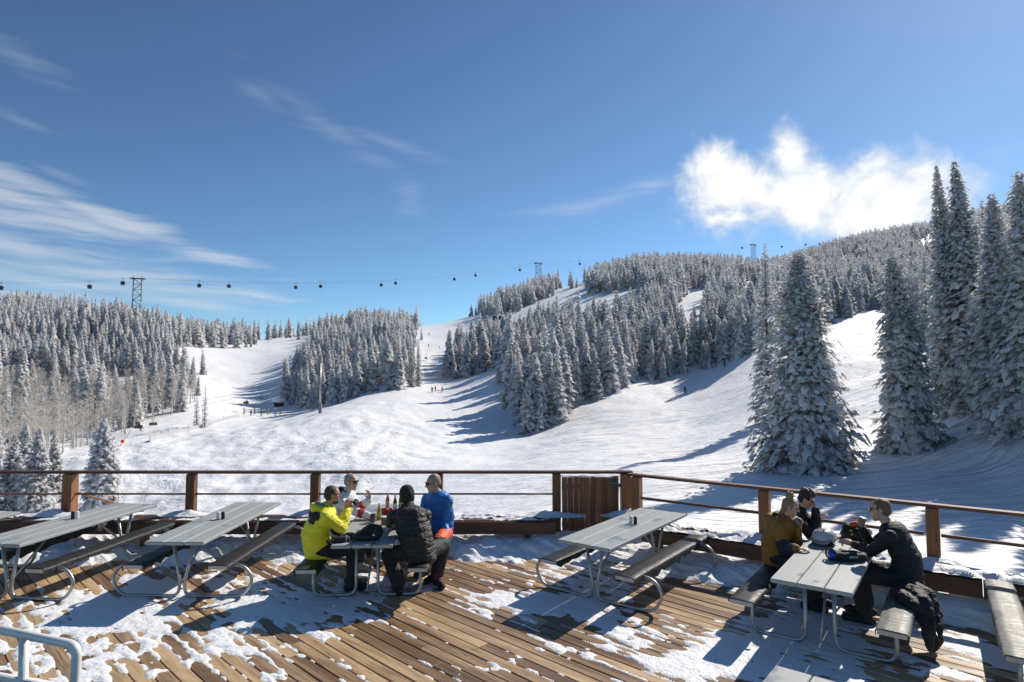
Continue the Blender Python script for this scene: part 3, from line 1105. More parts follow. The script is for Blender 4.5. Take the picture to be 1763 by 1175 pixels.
# ================================================================== gondola
def tower_mesh(parent, H, w=5.0):
    legs = []
    for sx in (-1, 1):
        for sy in (-1, 1):
            mb = MB()
            mb.tube([(sx * w * .5, sy * 1.3, -2), (sx * w * .44, sy * 1.1, H)], .22, 6)
            mb.build('leg', M['tower_steel'], parent)
    n = max(4, int(H / 3))
    mb = MB()
    for sy in (-1, 1):
        for i in range(n):
            z0, z1 = H * i / n, H * (i + 1) / n
            sg = 1 if i % 2 else -1
            mb.tube([(-sg * w * .47, sy * 1.2, z0), (sg * w * .45, sy * 1.2, z1)], .10, 4)
            mb.tube([(-w * .46, sy * 1.2, z1), (w * .46, sy * 1.2, z1)], .08, 4)
    mb.build('lattice', M['tower_steel'], parent)
    mb = MB()
    mb.box(0, 0, H + .3, w * 1.75, 1.4, .5, bev=.05)
    mb.box(-w * .45, 0, H + 1.0, .3, .3, 1.4)
    mb.box(w * .45, 0, H + 1.0, .3, .3, 1.4)
    mb.build('crossarm', M['tower_steel'], parent)
    for s in (-1, 1):
        mb = MB()
        mb.box(s * w * .62, 0, H - .1, .35, 5.0, .25)
        for k in range(6):
            mb.lathe([(.28, -.1), (.3, 0), (.28, .1)], 8, (s * w * .62, -2.2 + k * .88, H - .35), Matrix.Rotation(math.pi / 2, 3, 'Y'))
        mb.build('sheave_train', M['tower_steel'], parent)


def cable_point(A, B, t, sag):
    p = A.lerp(B, t)
    p.z -= sag * 4 * t * (1 - t)
    return p


TOW = []
for px, top, Y, lab in ((-330, 470, 300, 'lattice gondola tower left of the picture'), (237, 479, 362, 'tall dark lattice gondola tower standing above the left hill'), (927, 453, 600, 'lattice gondola tower on the ridge behind the middle stand'),
                        (1297, 421, 720, 'lattice gondola tower on the ridge left of the broad lone spruce'), (1461, 409, 850, 'farthest gondola tower high on the right ridge'), (1700, 375, 960, 'gondola tower hidden behind the tall twin spruces')):
    p = at_depth(px, top, Y)
    TOW.append(p)
    if px > 0 and px < 1600:
        zg = float(ground(p.x, p.y))
        o = thing('gondola_tower', lab, 'lift tower', (p.x, p.y, zg), R(28), 'gondola towers')
        tower_mesh(o, p.z - zg - .6, 4.6 if px < 400 else 5.2)
ORD = ['first', 'second', 'third', 'fourth', 'fifth', 'sixth', 'seventh', 'eighth', 'ninth', 'tenth', 'eleventh', 'twelfth', 'thirteenth', 'fourteenth', 'fifteenth', 'sixteenth', 'seventeenth', 'eighteenth', 'nineteenth']
cab_glass = material('tinted_cabin_glass', color=(0.03, 0.04, 0.05), rough=0.12)
cab_body = material('grey_cabin_shell', color=(0.055, 0.06, 0.068), rough=0.45)
SAG = [4.0, 9.5, 4.0, 3.0, 3.0]
side = Vector((math.cos(R(28)), math.sin(R(28)), 0)) * 2.9
for s in (-1, 1):
    mb = MB()
    for i in range(len(TOW) - 1):
        mb.tube([cable_point(TOW[i] + side * s, TOW[i + 1] + side * s, t / 16, SAG[i]) for t in range(17)], .025, 4, 0, False)
    mb.build('gondola_cable', material('steel_rope', color=(.09, .1, .11), rough=.6))
    o = bpy.context.scene.objects[-1]
    tag(COL.objects[-1], '%s of two steel ropes strung across the sky between gondola towers' % ('nearer' if s > 0 else 'farther'), 'cable', 'gondola ropes')


def cabin_parts(parent):
    mb = MB()
    mb.tube([(0, 0, 0), (.25, 0, -.5), (.25, 0, -1.3), (0, 0, -1.6)], .09, 6)
    mb.box(0, 0, .05, .9, .3, .3)
    hang = mb.mesh('hanger', M['tower_steel'])
    mb = MB()
    prof = [(.75, -4.0), (1.0, -3.8), (1.12, -3.2), (1.15, -2.8), (1.05, -2.1), (.8, -1.75), (.3, -1.6)]
    mb.lathe(prof, 10)
    body = mb.mesh('cabin_body', cab_body)
    mb = MB()
    for k in range(4):
        w = k * math.pi / 2 + math.pi / 4
        m3 = Matrix.Rotation(w, 3, 'Z')
        mb.box(*(m3 @ Vector((1.1, 0, -2.55))), .12, 1.15, .95, 0, m3, .04)
    pane = mb.mesh('window_band', cab_glass)
    return hang, body, pane


HANG, BODY, PANE = cabin_parts(None)
CABX = [2, 155, 212, 344, 395, 510, 553, 656, 682, 782, 819, 895, 998, 1028, 1278, 1346, 1387, 1410, 1467]
for i, px in enumerate(CABX):
    best = None
    s = 1 if i % 2 else -1
    for j in range(len(TOW) - 1):
        for t in np.linspace(0, 1, 400):
            q = cable_point(TOW[j] + side * s, TOW[j + 1] + side * s, float(t), SAG[j])
            u_ = project(q.x, q.y, q.z)[0]
            if best is None or abs(u_ - px) < best[0]:
                best = (abs(u_ - px), q)
    o = thing('gondola_cabin', 'dark gondola cabin, %s from the left along the ropes' % ORD[i], 'gondola', best[1], R(30), 'gondola cabins')
    link('hanger', HANG, o)
    link('cabin', BODY, o)
    link('window_band', PANE, o)
# ================================================================== deck
PD = Vector((math.sin(R(46)), -math.cos(R(46))))       # run of the deck planks
QD = Vector((math.cos(R(46)), math.sin(R(46))))
NRM = Vector((-RRD.y, RRD.x))                          # outward normal of the right rail
if NRM.y < 0:
    NRM = -NRM
HALF = [(Vector((0, 1)), 11.02), (NRM, NRM.dot(RR0) + 0.07), (Vector((-1, 0)), 11.5), (Vector((0, -1)), -3.4), (Vector((1, 0)), 8.5)]


def clip_row(t):
    lo, hi = -40.0, 40.0
    o = QD * t
    for n, d in HALF:
        a, b = n.dot(PD), d - n.dot(o)
        if abs(a) < 1e-9:
            if b < 0:
                return None
        elif a > 0:
            hi = min(hi, b / a)
        else:
            lo = max(lo, b / a)
    return (lo, hi) if hi - lo > .05 else None


rngd = random.Random(5)
mb = MB()
for x0 in np.arange(-11.4, 8.4, .6):
    y1 = 10.98 if x0 < 2 else min(10.98, RR0.y + (x0 - RR0.x) * RRD.y / RRD.x)
    mb.box(x0, (3.4 + y1) / 2, -.16, .05, y1 - 3.4, .2)
mb.box(-4.7, 11.06, -.14, 13.6, .06, .25)
deck = tag(mb.build('deck', M['red_wood_x']), 'wide timber terrace deck of diagonal planks', None, None, 'structure')
PW, PG = 0.142, 0.009
rows = []
t = -12.0
ROW0 = t
while t < 16:
    r_ = clip_row(t)
    if r_:
        rows.append((t, *r_))
    t += PW + PG
planks = []
for (t, lo, hi) in rows:
    s = lo - rngd.uniform(0, 3.5)
    while s < hi:
        ln = rngd.uniform(3.4, 5.2)
        a, b = max(s, lo), min(s + ln - .006, hi)
        if b - a > .12:
            planks.append((t, a, b))
        s += ln


def plank_mb(mb, t, a, b, world=False):
    w = PW + rngd.uniform(-.003, .002)
    z = rngd.uniform(-.003, .0025)
    c = PD * ((a + b) / 2) + QD * t
    rot = Matrix.Rotation(math.atan2(PD.y, PD.x), 3, 'Z')
    mb.box(c.x, c.y, -.02 + z, b - a, w, .04, 0, rot, .006) if world else mb.box(0, 0, 0, b - a, w, .04, 0, None, .006)
    return c, z


def in_view(t, a, b):
    n = 0
    for q in (a, (a + b) / 2, b):
        c = PD * q + QD * t
        if c.y > 4.0:
            u_, v_ = project(c.x, c.y, 0)
            n += -60 < u_ < 1823 and v_ < 1230
    return n


planks.sort(key=lambda q: -in_view(*q) * 10 - (q[2] - q[1]))
for (t, a, b) in planks[:300]:
    mb = MB()
    c, z = plank_mb(mb, t, a, b)
    mb.build('plank', M['deck_wood'], deck, (c.x, c.y, -.02 + z), (rngd.uniform(-.004, .004), 0, math.atan2(PD.y, PD.x)))
if len(planks) > 300:
    mb = MB()
    for (t, a, b) in planks[300:]:
        plank_mb(mb, t, a, b, True)
    tag(mb.build('outer_planks', M['deck_wood'], deck), kind='stuff')
print('PLANKS', len(planks))


# ================================================================== rails, benches, gate
def post_mb(h0, h1, w=.145):
    mb = MB()
    mb.box(0, 0, (h0 + h1) / 2, w, w, h1 - h0, 0, None, .008)
    return mb


def rail_x(px):
    return (px - 881.5) * RAIL_Y / FPX * 1.003


RAIL_TOP = 1.155
lr = thing('terrace_railing', 'long rust brown timber railing running straight along the far deck edge', 'railing', (0, RAIL_Y, 0))
for px in (-292, -82, 129, 338, 548, 757, 957):
    post_mb(-.1, RAIL_TOP - .03).build('post', M['red_wood_z'], lr, (rail_x(px), 0, 0), (0, 0, rngd.uniform(-.03, .03)))
post_mb(-.1, RAIL_TOP - .03, .17).build('post', M['red_wood_z'], lr, (rail_x(1074), 0, 0))
mb = MB()
mb.box((rail_x(-400) + rail_x(1086)) / 2, 0, RAIL_TOP, rail_x(1086) - rail_x(-400), .14, .042, 0, None, .006)
mb.build('top_rail', M['red_wood_x'], lr)
for a, b in ((-400, 129), (129, 338), (338, 548), (548, 757), (757, 957)):
    mb = MB()
    mb.tube([(rail_x(a) + .07, 0, .775), (rail_x(b) - .07, 0, .775)], .017, 6)
    mb.build('middle_rail', M['red_wood_x'], lr)
p_ = at_depth(205, 868, 11.9)
mb = MB()
mb.tube([(rail_x(136), .05, .80), (p_.x, p_.y - RAIL_Y, p_.z)], .02, 6)
mb.box(rail_x(139), -.02, .6, .05, .19, 1.05, 0, None, .005)
mb.build('stair_rail', M['red_wood_z'], lr)

rr = thing('terrace_railing', 'timber railing slanting towards the viewer along the right deck edge', 'railing', (RR0.x, RR0.y, 0), math.atan2(RRD.y, RRD.x))
for s in (0, 2.07, 4.16, 6.25, 8.3):
    post_mb(-.1, RAIL_TOP - .03, .15).build('post', M['red_wood_z'], rr, (s, 0, 0), (0, 0, .63 * .0))
mb = MB()
mb.box(4.1, 0, RAIL_TOP, 8.5, .14, .042, 0, None, .006)
mb.build('top_rail', M['red_wood_x'], rr)
for s in (0, 2.07, 4.16, 6.25):
    mb = MB()
    mb.box(s + 1.035, 0, .78, 1.9, .045, .04, 0, None, .004)
    mb.build('middle_rail', M['red_wood_x'], rr)


def long_bench(name, label, x0, x1, loc, rz, yin):
    """built-in seat in front of a railing: slats on top, a deep front board, short legs"""
    o = thing(name, label, 'bench', loc, rz)
    n = 3
    wdt = .46 / n
    for k in range(n):
        x = x0
        while x < x1:
            e = min(x + 4.3, x1)
            mb = MB()
            mb.box(0, 0, 0, e - x - .008, wdt - .012, .042, 0, None, .005)
            mb.build('slat', M['red_wood_x'], o, ((x + e) / 2, yin + .03 + wdt * (k + .5), .425 + rngd.uniform(-.003, .003)))
            x = e
    x = x0
    while x < x1:
        e = min(x + 4.3, x1)
        mb = MB()
        mb.box(0, 0, 0, e - x - .006, .045, .2, 0, None, .005)
        mb.build('front_board', M['red_wood_x'], o, ((x + e) / 2, yin, .335))
        x = e
    for x in np.arange(x0 + .25, x1, 2.12):
        mb = MB()
        mb.box(0, 0, 0, .1, .12, .34, 0, None, .005)
        mb.build('leg', M['red_wood_z'], o, (float(x), yin + .1, .12))
    return o


long_bench('terrace_bench', 'dark red built in bench below the straight railing', -10.6, .72, (0, RAIL_Y, 0), 0, -.60)
long_bench('terrace_bench', 'snow topped dark red built in bench below the slanting right railing', .35, 8.4, (RR0.x, RR0.y, 0), math.atan2(RRD.y, RRD.x), -.60)

gate = thing('wooden_gate', 'low rust brown boarded gate with snow along its top', 'gate', (rail_x(966), RAIL_Y - .02, 0))
gw = rail_x(1062) - rail_x(966)
for k in range(10):
    mb = MB()
    mb.box(0, 0, 0, gw / 10 - .0025, .028, 1.04, 0, None, .004)
    mb.build('board', M['red_wood_z'], gate, (gw * (k + .5) / 10, rngd.uniform(-.003, .003), .55), (0, rngd.uniform(-.004, .004), 0))
for z in (.25, .9):
    mb = MB()
    mb.box(gw / 2, .04, z, gw, .04, .09, 0, None, .004)
    mb.build('crosspiece', M['red_wood_x'], gate)
mb = MB()
mb.box(gw - .06, -.03, .93, .20, .03, .05, 0, None, .005)
mb.box(gw - .02, -.04, .86, .03, .03, .12, 0, None, .005)
mb.build('latch', M['tower_steel'], gate)


def snow_strip(name, parent, x0, x1, y0, y1, z, hmax, cover, seed, res=.03):
    """ragged snow lying on a ledge"""
    xs, ys = np.arange(x0, x1, res), np.arange(y0, y1 + res * .5, res)
    gx, gy = np.meshgrid(xs, ys)
    n = fbm(gx * 1.6, gy * 4, 4, seed) + .35 * (vnoise(gx * 14, gy * 14, seed + 3) - .5)
    edge = np.minimum(np.minimum(gy - y0, y1 - gy) / .07, 1)
    h = (n - (1 - cover)) * hmax * 2.4
    h = np.clip(h, -1, hmax) * np.clip(edge, .25, 1)
    nx = len(xs)
    i = (np.arange(len(ys) - 1)[:, None] * nx + np.arange(nx - 1)[None]).ravel()
    f = np.stack([i, i + 1, i + nx + 1, i + nx], 1)
    hv = h.ravel()
    keep = (hv[f] > 0).sum(1) >= 3
    v = np.stack([gx.ravel(), gy.ravel(), z + np.clip(hv, -.012, None)], 1)
    return tag(link(name, np_mesh(name, v, f[keep], [M['snow']], smooth=True), parent), kind='stuff')


b_l, b_r = [o for o in COL.objects if o.name.startswith('terrace_bench')]
snow_strip('bench_snow', b_l, -10.5, .75, -.57, -.1, .449, .05, .50, 3)
snow_strip('bench_snow', b_r, .4, 8.3, -.61, -.1, .449, .07, .74, 8)
snow_strip('gate_snow', gate, -.02, gw + .02, -.03, .04, 1.072, .05, .8, 5, .012)
snow_strip('latch_snow', gate, gw - .17, gw + .05, -.05, .01, .956, .045, .9, 6, .01)
# heaps banked up against the foot of the posts
def mound(name, parent, x, y, z, rx, ry, h, seed):
    res = .025
    xs, ys = np.arange(-rx * 1.6, rx * 1.6, res), np.arange(-ry * 1.6, ry * 1.6, res)
    gx, gy = np.meshgrid(xs, ys)
    q = np.exp(-(gx / rx) ** 2 - (gy / ry) ** 2)
    hh = h * (q * (.55 + .9 * fbm(gx * 5 + seed, gy * 5, 4, seed)) - .16) + .018 * (vnoise(gx * 30, gy * 30, seed) - .5) * q
    nx = len(xs)
    i = (np.arange(len(ys) - 1)[:, None] * nx + np.arange(nx - 1)[None]).ravel()
    f = np.stack([i, i + 1, i + nx + 1, i + nx], 1)
    hv = hh.ravel()
    keep = (hv[f] > -.01).any(1)
    v = np.stack([gx.ravel() + x, gy.ravel() + y, z + np.clip(hv, -.02, None)], 1)
    return tag(link(name, np_mesh(name, v, f[keep], [M['snow']], smooth=True), parent), kind='stuff')


for i, (par, x) in enumerate([(lr, rail_x(p)) for p in (129, 338, 548, 757, 950, 1090)] + [(rr, 2.0), (rr, 4.25), (rr, 6.2)]):
    mound('post_snow', par, x + rngd.uniform(-.12, .02), -.13, .45, rngd.uniform(.28, .42), .13, rngd.uniform(.07, .13), i + 60)


# ------------------------------------------------------------------ snow lying on the deck
def deck_snow():
    res = .023
    xs, ys = np.arange(-10.6, 8.4, res), np.arange(4.6, 10.93, res)
    gx, gy = np.meshgrid(xs, ys)
    s = gx * PD.x + gy * PD.y
    tt = gx * QD.x + gy * QD.y
    gap = np.abs(((tt - ROW0 + (PW + PG) / 2) % (PW + PG)) - (PW + PG) / 2)      # 0 in the middle of a plank
    gap = (PW + PG) / 2 - gap                                                    # 0 at a joint
    c = .30 + .52 * (fbm(s * 1.0, tt * 2.4, 4, 2) - .5) + .34 * (fbm(gx * 5.2, gy * 5.2, 3, 6) - .5) + .50 * (fbm(s * 2.2, tt * 7.5, 3, 16) - .5) + .20 * (vnoise(s * 5, tt * 16, 4) - .5) + .17 * (vnoise(s * 11, tt * 26, 14) - .5)
    joint = np.exp(-(gap / .020) ** 2)
    c = c + joint * .20 * np.clip(fbm(s * .9, tt * 3, 2, 12) * 3 - .9, 0, 1)

    def bump(px, py, rx, ry, k):
        nonlocal c
        q = at_height(px, py, 0)
        c = c + k * np.exp(-(((gx - q.x) / rx) ** 2 + ((gy - q.y) / ry) ** 2))
    # where the photograph shows it lying thick, and where it has melted off
    for b in ((215, 1030, .9, 1.0, .34), (150, 1078, 1.0, .25, .22), (330, 1120, 1.5, .5, .13), (80, 1150, 1.2, .4, .13), (470, 1050, .8, .7, .34), (590, 1045, .55, .6, .26), (640, 1000, .5, .6, .2),
              (400, 1000, .4, .6, .15), (930, 1050, .7, .6, .34), (1000, 1030, .5, .6, .24), (960, 1115, .5, .25, .22), (1090, 1085, .45, .35, .2), (1060, 1000, .5, .7, .14), (1000, 970, .9, .4, .2),
              (1330, 1080, .7, .7, .34), (1250, 1140, .9, .4, .34), (1420, 1060, .6, .7, .25), (1640, 1060, .5, .5, .25), (1700, 1130, .6, .5, .32), (1640, 1015, .7, .4, .2), (1480, 1140, .6, .4, .14),
              (1230, 965, 1.2, .5, .2), (1180, 1150, .5, .2, .18), (880, 985, .5, .35, .08), (30, 1000, .5, .5, -.12), (100, 1000, .7, .5, -.14),
              (760, 1090, 1.6, .9, -.16), (850, 1000, .6, .5, -.05), (1200, 1040, .6, .5, -.17), (1620, 1130, .6, .4, -.16), (560, 1140, .8, .3, -.06), (120, 960, 1.4, .5, -.1), (1590, 1110, .5, .3, -.1)):
        bump(*b)
    # drifts under the benches along both railings
    dl = (RAIL_Y - .1) - gy
    dr = -((gx - RR0.x) * NRM.x + (gy - RR0.y) * NRM.y)
    d = np.where(gx < 2.2, np.minimum(dl, np.maximum(dr, 0) + (2.2 - gx) * .4), dr)
    d = np.minimum(dl, dr)
    wob = (fbm(gx * 1.3, gy * 1.3, 3, 15) - .5)
    drift = np.clip((1.28 + wob * 1.1 - d) / .75, 0, 1)
    drift = drift * drift * (3 - 2 * drift)
    h = np.clip((c - .485) * .11, -.04, .010) + drift * (.16 + wob * .16) + (vnoise(gx * 16, gy * 16, 33) - .5) * .006 + drift * .03 * (vnoise(gx * 7, gy * 7, 30) - .5)
    outside = (dr < .02) | (gx < -10.5)
    h[outside] = -.05
    nx = len(xs)
    i = (np.arange(len(ys) - 1)[:, None] * nx + np.arange(nx - 1)[None]).ravel()
    f = np.stack([i, i + 1, i + nx + 1, i + nx], 1)
    hv = h.ravel()
    keep = (hv[f] > 0.0).any(1)
    v = np.stack([gx.ravel(), gy.ravel(), np.clip(hv, -.03, None) + .001], 1)
    used = np.unique(f[keep])
    remap = np.full(len(v), -1)
    remap[used] = np.arange(len(used))
    me = np_mesh('deck_snow', v[used], remap[f[keep]], [M['snow']], smooth=True)
    tag(link('deck_snow', me), 'thin trampled snow lying in patches over the deck planks', 'snow', None, 'stuff')


deck_snow()


# ================================================================== picnic tables
def bend(path, r=.1, n=5):
    """round the corners of a polyline"""
    P = [Vector(p) for p in path]
    out = [P[0]]
    for i in range(1, len(P) - 1):
        a, b, c = P[i - 1], P[i], P[i + 1]
        ra = min(r, (a - b).length * .48, (c - b).length * .48)
        p, q = b + (a - b).normalized() * ra, b + (c - b).normalized() * ra
        for k in range(n + 1):
            w = k / n
            out.append(p * (1 - w) ** 2 + b * 2 * w * (1 - w) + q * w * w)
    out.append(P[-1])
    return out


TL, TW = 2.44, .758


def frame_mb(kind, y):
    mb = MB()
    for s in (-1, 1):
        if kind == 'loop':
            pth = [(s * .13, y, .712), (s * .025, y, .16), (s * .06, y, .022), (s * .80, y, .022), (s * .93, y, .24), (s * .80, y, .415), (s * .46, y, .415)]
            mb.tube(bend(pth, .19, 7), .021, 8)
        else:
            pth = [(s * .14, y, .712), (s * .14, y, .022), (s * .685, y, .022), (s * .685, y, .41)]
            mb.tube(bend(pth, .12, 6), .021, 8)
    mb.box(0, y, .700, TW * .86, .05, .025, bev=.004)
    if kind != 'loop':
        mb.tube([(-.685, y, .405), (-.5, y, .405)], .018, 6)
        mb.tube([(.685, y, .405), (.5, y, .405)], .018, 6)
    return mb


def cover_mb(rg, y0, y1, w, drop):
    n = 26
    prof = [(-w / 2 - .004, -drop), (-w / 2 - .008, -.02), (-w / 2 + .01, .004), (-w / 6, .007), (w / 6, .007), (w / 2 - .01, .004), (w / 2 + .008, -.02), (w / 2 + .004, -drop)]
    mb = MB()
    vs, fs = [], []
    for i in range(n + 1):
        y = y0 + (y1 - y0) * i / n
        rag = rg.uniform(.45, 1.25)
        for j, (x, z) in enumerate(prof):
            dz = 0
            if j in (0, 7):
                z = z * (rag if j else rg.uniform(.45, 1.25))
            vs.append((x + rg.uniform(-.003, .003), y, z + rg.uniform(-.0025, .0025)))
    m = len(prof)
    for i in range(n):
        for j in range(m - 1):
            fs.append((i * m + j, i * m + j + 1, (i + 1) * m + j + 1, (i + 1) * m + j))
    mb.add(vs, fs, 0, True)
    return mb


def picnic_table(loc, ang, kind, label, seed, covers=('seat_cover', 'seat_cover'), setback=.25):
    rg = random.Random(seed)
    o = thing('picnic_table', label, 'table', (loc[0], loc[1], 0), ang, 'picnic tables on the deck')
    bw = TW / 3
    for k in (-1, 0, 1):
        mb = MB()
        mb.box(0, 0, 0, bw - .007, TL, .042, 0, None, .006)
        mb.build('table_board', M['table_board'], o, (k * bw, TL / 2, .739 + rg.uniform(-.002, .002)))
    off = .545 if kind == 'loop' else .685
    for s, cv in ((-1, covers[0]), (1, covers[1])):
        mb = MB()
        mb.box(0, 0, 0, .245, TL, .045, 0, None, .004)
        st = mb.build('seat', M['bench_end'], o, (s * off, TL / 2 + .04, .432))
        cm = cover_mb(rg, -TL / 2 + .006, TL / 2 + .01, .262, rg.uniform(.07, .11))
        cm.build('seat_cover', M[cv], st, (0, 0, .027))
    for y in (setback, TL - setback):
        frame_mb(kind, y).build('frame', M['galv'], o)
    for y, d in ((setback, 1), (TL - setback, -1)):
        mb = MB()
        mb.tube([(0, y, .20 if kind == 'loop' else .06), (0, y + d * .62, .70)], .014, 6)
        mb.build('brace', M['galv'], o)
    mb = MB()
    mb.box(0, TL / 2, .702, TW * .86, .06, .03, bev=.004)
    mb.build('cleat', M['galv'], o)
    return o


TAB = {0: (-8.23, 7.25, -.13), 1: (-6.457, 7.811, -.13), 2: (-4.245, 7.884, -.026), 3: (-1.853, 7.738, .053), 4: (.874, 7.784, -.655), 5: (2.962, 6.271, -.631), 6: (4.86, 4.93, -.595), 7: (.66, 2.45, -.68)}
T_ = {}
for k, kind, lab, cv, sb in ((0, 'loop', 'grey picnic table at the far left, only its end in the picture', ('seat_cover',) * 2, .25),
                             (1, 'loop', 'grey picnic table at the left with shakers, cut by the left edge', ('seat_cover',) * 2, .25),
                             (2, 'loop', 'empty grey picnic table left of the four seated people', ('seat_cover',) * 2, .22),
                             (3, 'leg', 'grey picnic table with beer bottles where four people sit', ('seat_cover_green', 'seat_cover'), .42),
                             (4, 'loop', 'empty grey picnic table in front of the wooden gate', ('seat_cover',) * 2, .30),
                             (5, 'leg', 'grey picnic table with helmets where three people sit', ('seat_cover', 'seat_cover_worn'), .46),
                             (6, 'leg', 'picnic table at the right edge showing one pale worn bench', ('seat_cover_worn',) * 2, .40),
                             (7, 'leg', 'picnic table at the bottom edge, only its far corner in view', ('seat_cover',) * 2, .40)):
    x, y, a = TAB[k]
    T_[k] = picnic_table((x, y), a, kind, lab, 40 + k, cv, sb)


def on_table(k, lx, ly, z=.76):
    x, y, a = TAB[k]
    return Vector((x + lx * math.cos(a) - ly * math.sin(a), y + lx * math.sin(a) + ly * math.cos(a), z))


for k, lx, ly, where in ((1, -.10, 1.34, 'leftmost table'), (2, -.03, 1.24, 'empty table left of the people'), (4, .02, 1.34, 'table before the gate')):
    for dx, m_, nm in ((-.035, 'white_pl', 'white'), (.035, 'black_pl', 'black')):
        mb = MB()
        mb.lathe([(.024, 0), (.026, .01), (.025, .075), (.0255, .08)], 14)
        sh = tag(link('shaker', None, None, on_table(k, lx + dx * (1 if k > 1 else -1), ly)), '%s shaker on the %s' % (nm, where), 'shaker', 'salt and pepper shakers')
        mb.build('body', M[m_], sh)
        mb = MB()
        mb.lathe([(.026, .08), (.027, .09), (.020, .102), (.004, .105)], 14)
        mb.build('cap', M[m_], sh)

# ------------------------------------------------------------------ metal handrail in the near left corner
hr = thing('metal_handrail', 'bright round metal stair handrail in the near left corner', 'handrail', tuple(at_depth(131, 1190, 3.2)))
o_ = hr.location.copy()


def hp(px, py, Y):
    return at_depth(px, py, Y) - o_


mb = MB()
mb.tube(bend([hp(-260, 1030, 3.5), hp(133, 1112, 3.2), hp(128, 1190, 3.2), hp(124, 1420, 3.2)], .055, 6), .0225, 14)
mb.build('top_tube', M['alu'], hr)
mb = MB()
mb.tube([hp(41, 1098, 3.27), hp(36, 1420, 3.27)], .0225, 14)
mb.build('upright', M['alu'], hr)
mb = MB()
mb.tube([hp(-260, 1120, 3.5), hp(129, 1190, 3.2)], .0225, 14)
mb.build('lower_tube', M['alu'], hr)
# ================================================================== people
def skin_material(name, col):
    def b(T, p):
        n = T.noise(obj_co(T), 22, 4)
        T.put(p.inputs['Base Color'], T.mix(n, tuple(c * .82 for c in col), tuple(min(1, c * 1.12) for c in col)))
        p.inputs['Subsurface Weight'].default_value = 0.08
        p.inputs['Subsurface Radius'].default_value = (.01, .004, .002)
    return material(name, b, rough=.5)


SK = skin_material('skin_fair', (.56, .33, .24))
SK2 = skin_material('skin_tanned', (.46, .25, .17))
HAIR = {k: cloth('hair_' + k, c, .35, 60, .8, .55, .006) for k, c in dict(brown=(.06, .037, .022), grey=(.34, .29, .24), sandy=(.17, .105, .055), blonde=(.28, .185, .09), dark=(.028, .018, .012)).items()}
CL = {k: cloth('cloth_' + k, c, v, 16, .8, r_) for k, (c, v, r_) in dict(
    yellow=((.82, .72, .02), .10, .55), black=((.014, .014, .016), .4, .7), white=((.72, .73, .76), .08, .6), blue=((.012, .17, .52), .2, .5), charcoal=((.02, .021, .024), .4, .75),
    mustard=((.27, .125, .018), .2, .75), navy=((.014, .018, .035), .3, .7), red=((.45, .02, .02), .2, .6), orange=((.75, .10, .03), .15, .6), lime=((.42, .62, .03), .1, .6),
    pink=((.62, .03, .30), .15, .6), grey=((.20, .21, .22), .2, .7), pale=((.55, .54, .60), .1, .7), knit=((.022, .026, .028), .5, .9)).items()}
LENS = material('dark_lens', color=(.006, .006, .008), rough=.08)
TEX = bpy.data.textures.new('fold', 'CLOUDS')
TEX.noise_scale = .16
TEX.noise_depth = 3
TEXF = bpy.data.textures.new('curl', 'CLOUDS')
TEXF.noise_scale = .035
TEXF.noise_depth = 2


def capsule(mb, p, q, r0, r1, n=10, mi=0):
    p, q = Vector(p), Vector(q)
    t = (q - p)
    L = max(t.length, 1e-5)
    t /= L
    up = Vector((0, 0, 1)) if abs(t.z) < .9 else Vector((0, 1, 0))
    a = t.cross(up).normalized()
    b = a.cross(t)
    vs, fs = [p - t * r0], []
    rings = [(-math.cos(w) * r0, math.sin(w) * r0) for w in (.5, 1.05, 1.5708)] + [(L + math.cos(w) * r1, math.sin(w) * r1) for w in (1.5708, 1.05, .5)]
    for z, r in rings:
        for k in range(n):
            w = 2 * math.pi * k / n
            vs.append(p + t * z + (a * math.cos(w) + b * math.sin(w)) * r)
    vs.append(q + t * r1)
    for k in range(n):
        j = (k + 1) % n
        fs.append((0, 1 + j, 1 + k))
        fs.append((len(vs) - 1, len(vs) - 1 - n + k, len(vs) - 1 - n + j))
        for i in range(len(rings) - 1):
            fs.append((1 + i * n + k, 1 + i * n + j, 1 + i * n + n + j, 1 + i * n + n + k))
    mb.add(vs, fs, mi, True)


def chain(mb, pts, rs):
    for i in range(len(pts) - 1):
        capsule(mb, pts[i], pts[i + 1], rs[i], rs[i + 1])


def fused(name, mb, mat, parent, voxel, smooth=4, fold=0.0, tex=None, loc=(0, 0, 0)):
    """one continuous skin grown over the collected shapes"""
    o = mb.build(name, mat, parent, loc)
    r = o.modifiers.new('fuse', 'REMESH')
    r.mode, r.voxel_size, r.use_smooth_shade = 'VOXEL', voxel, True
    if smooth:
        s = o.modifiers.new('soften', 'SMOOTH')
        s.factor, s.iterations = .5, smooth
    if fold:
        d = o.modifiers.new('folds', 'DISPLACE')
        d.texture, d.strength, d.mid_level, d.texture_coords = tex or TEX, fold, .5, 'LOCAL'
    return o


def ik(S, W, a, b, pole):
    S, W = Vector(S), Vector(W)
    d = W - S
    L = min(d.length, (a + b) * .995)
    t = d.normalized()
    W = S + t * L
    x = (a * a - b * b + L * L) / (2 * L)
    h = math.sqrt(max(a * a - x * x, 1e-6))
    pl = Vector(pole)
    pl = (pl - t * pl.dot(t)).normalized()
    return S + t * x + pl * h, W


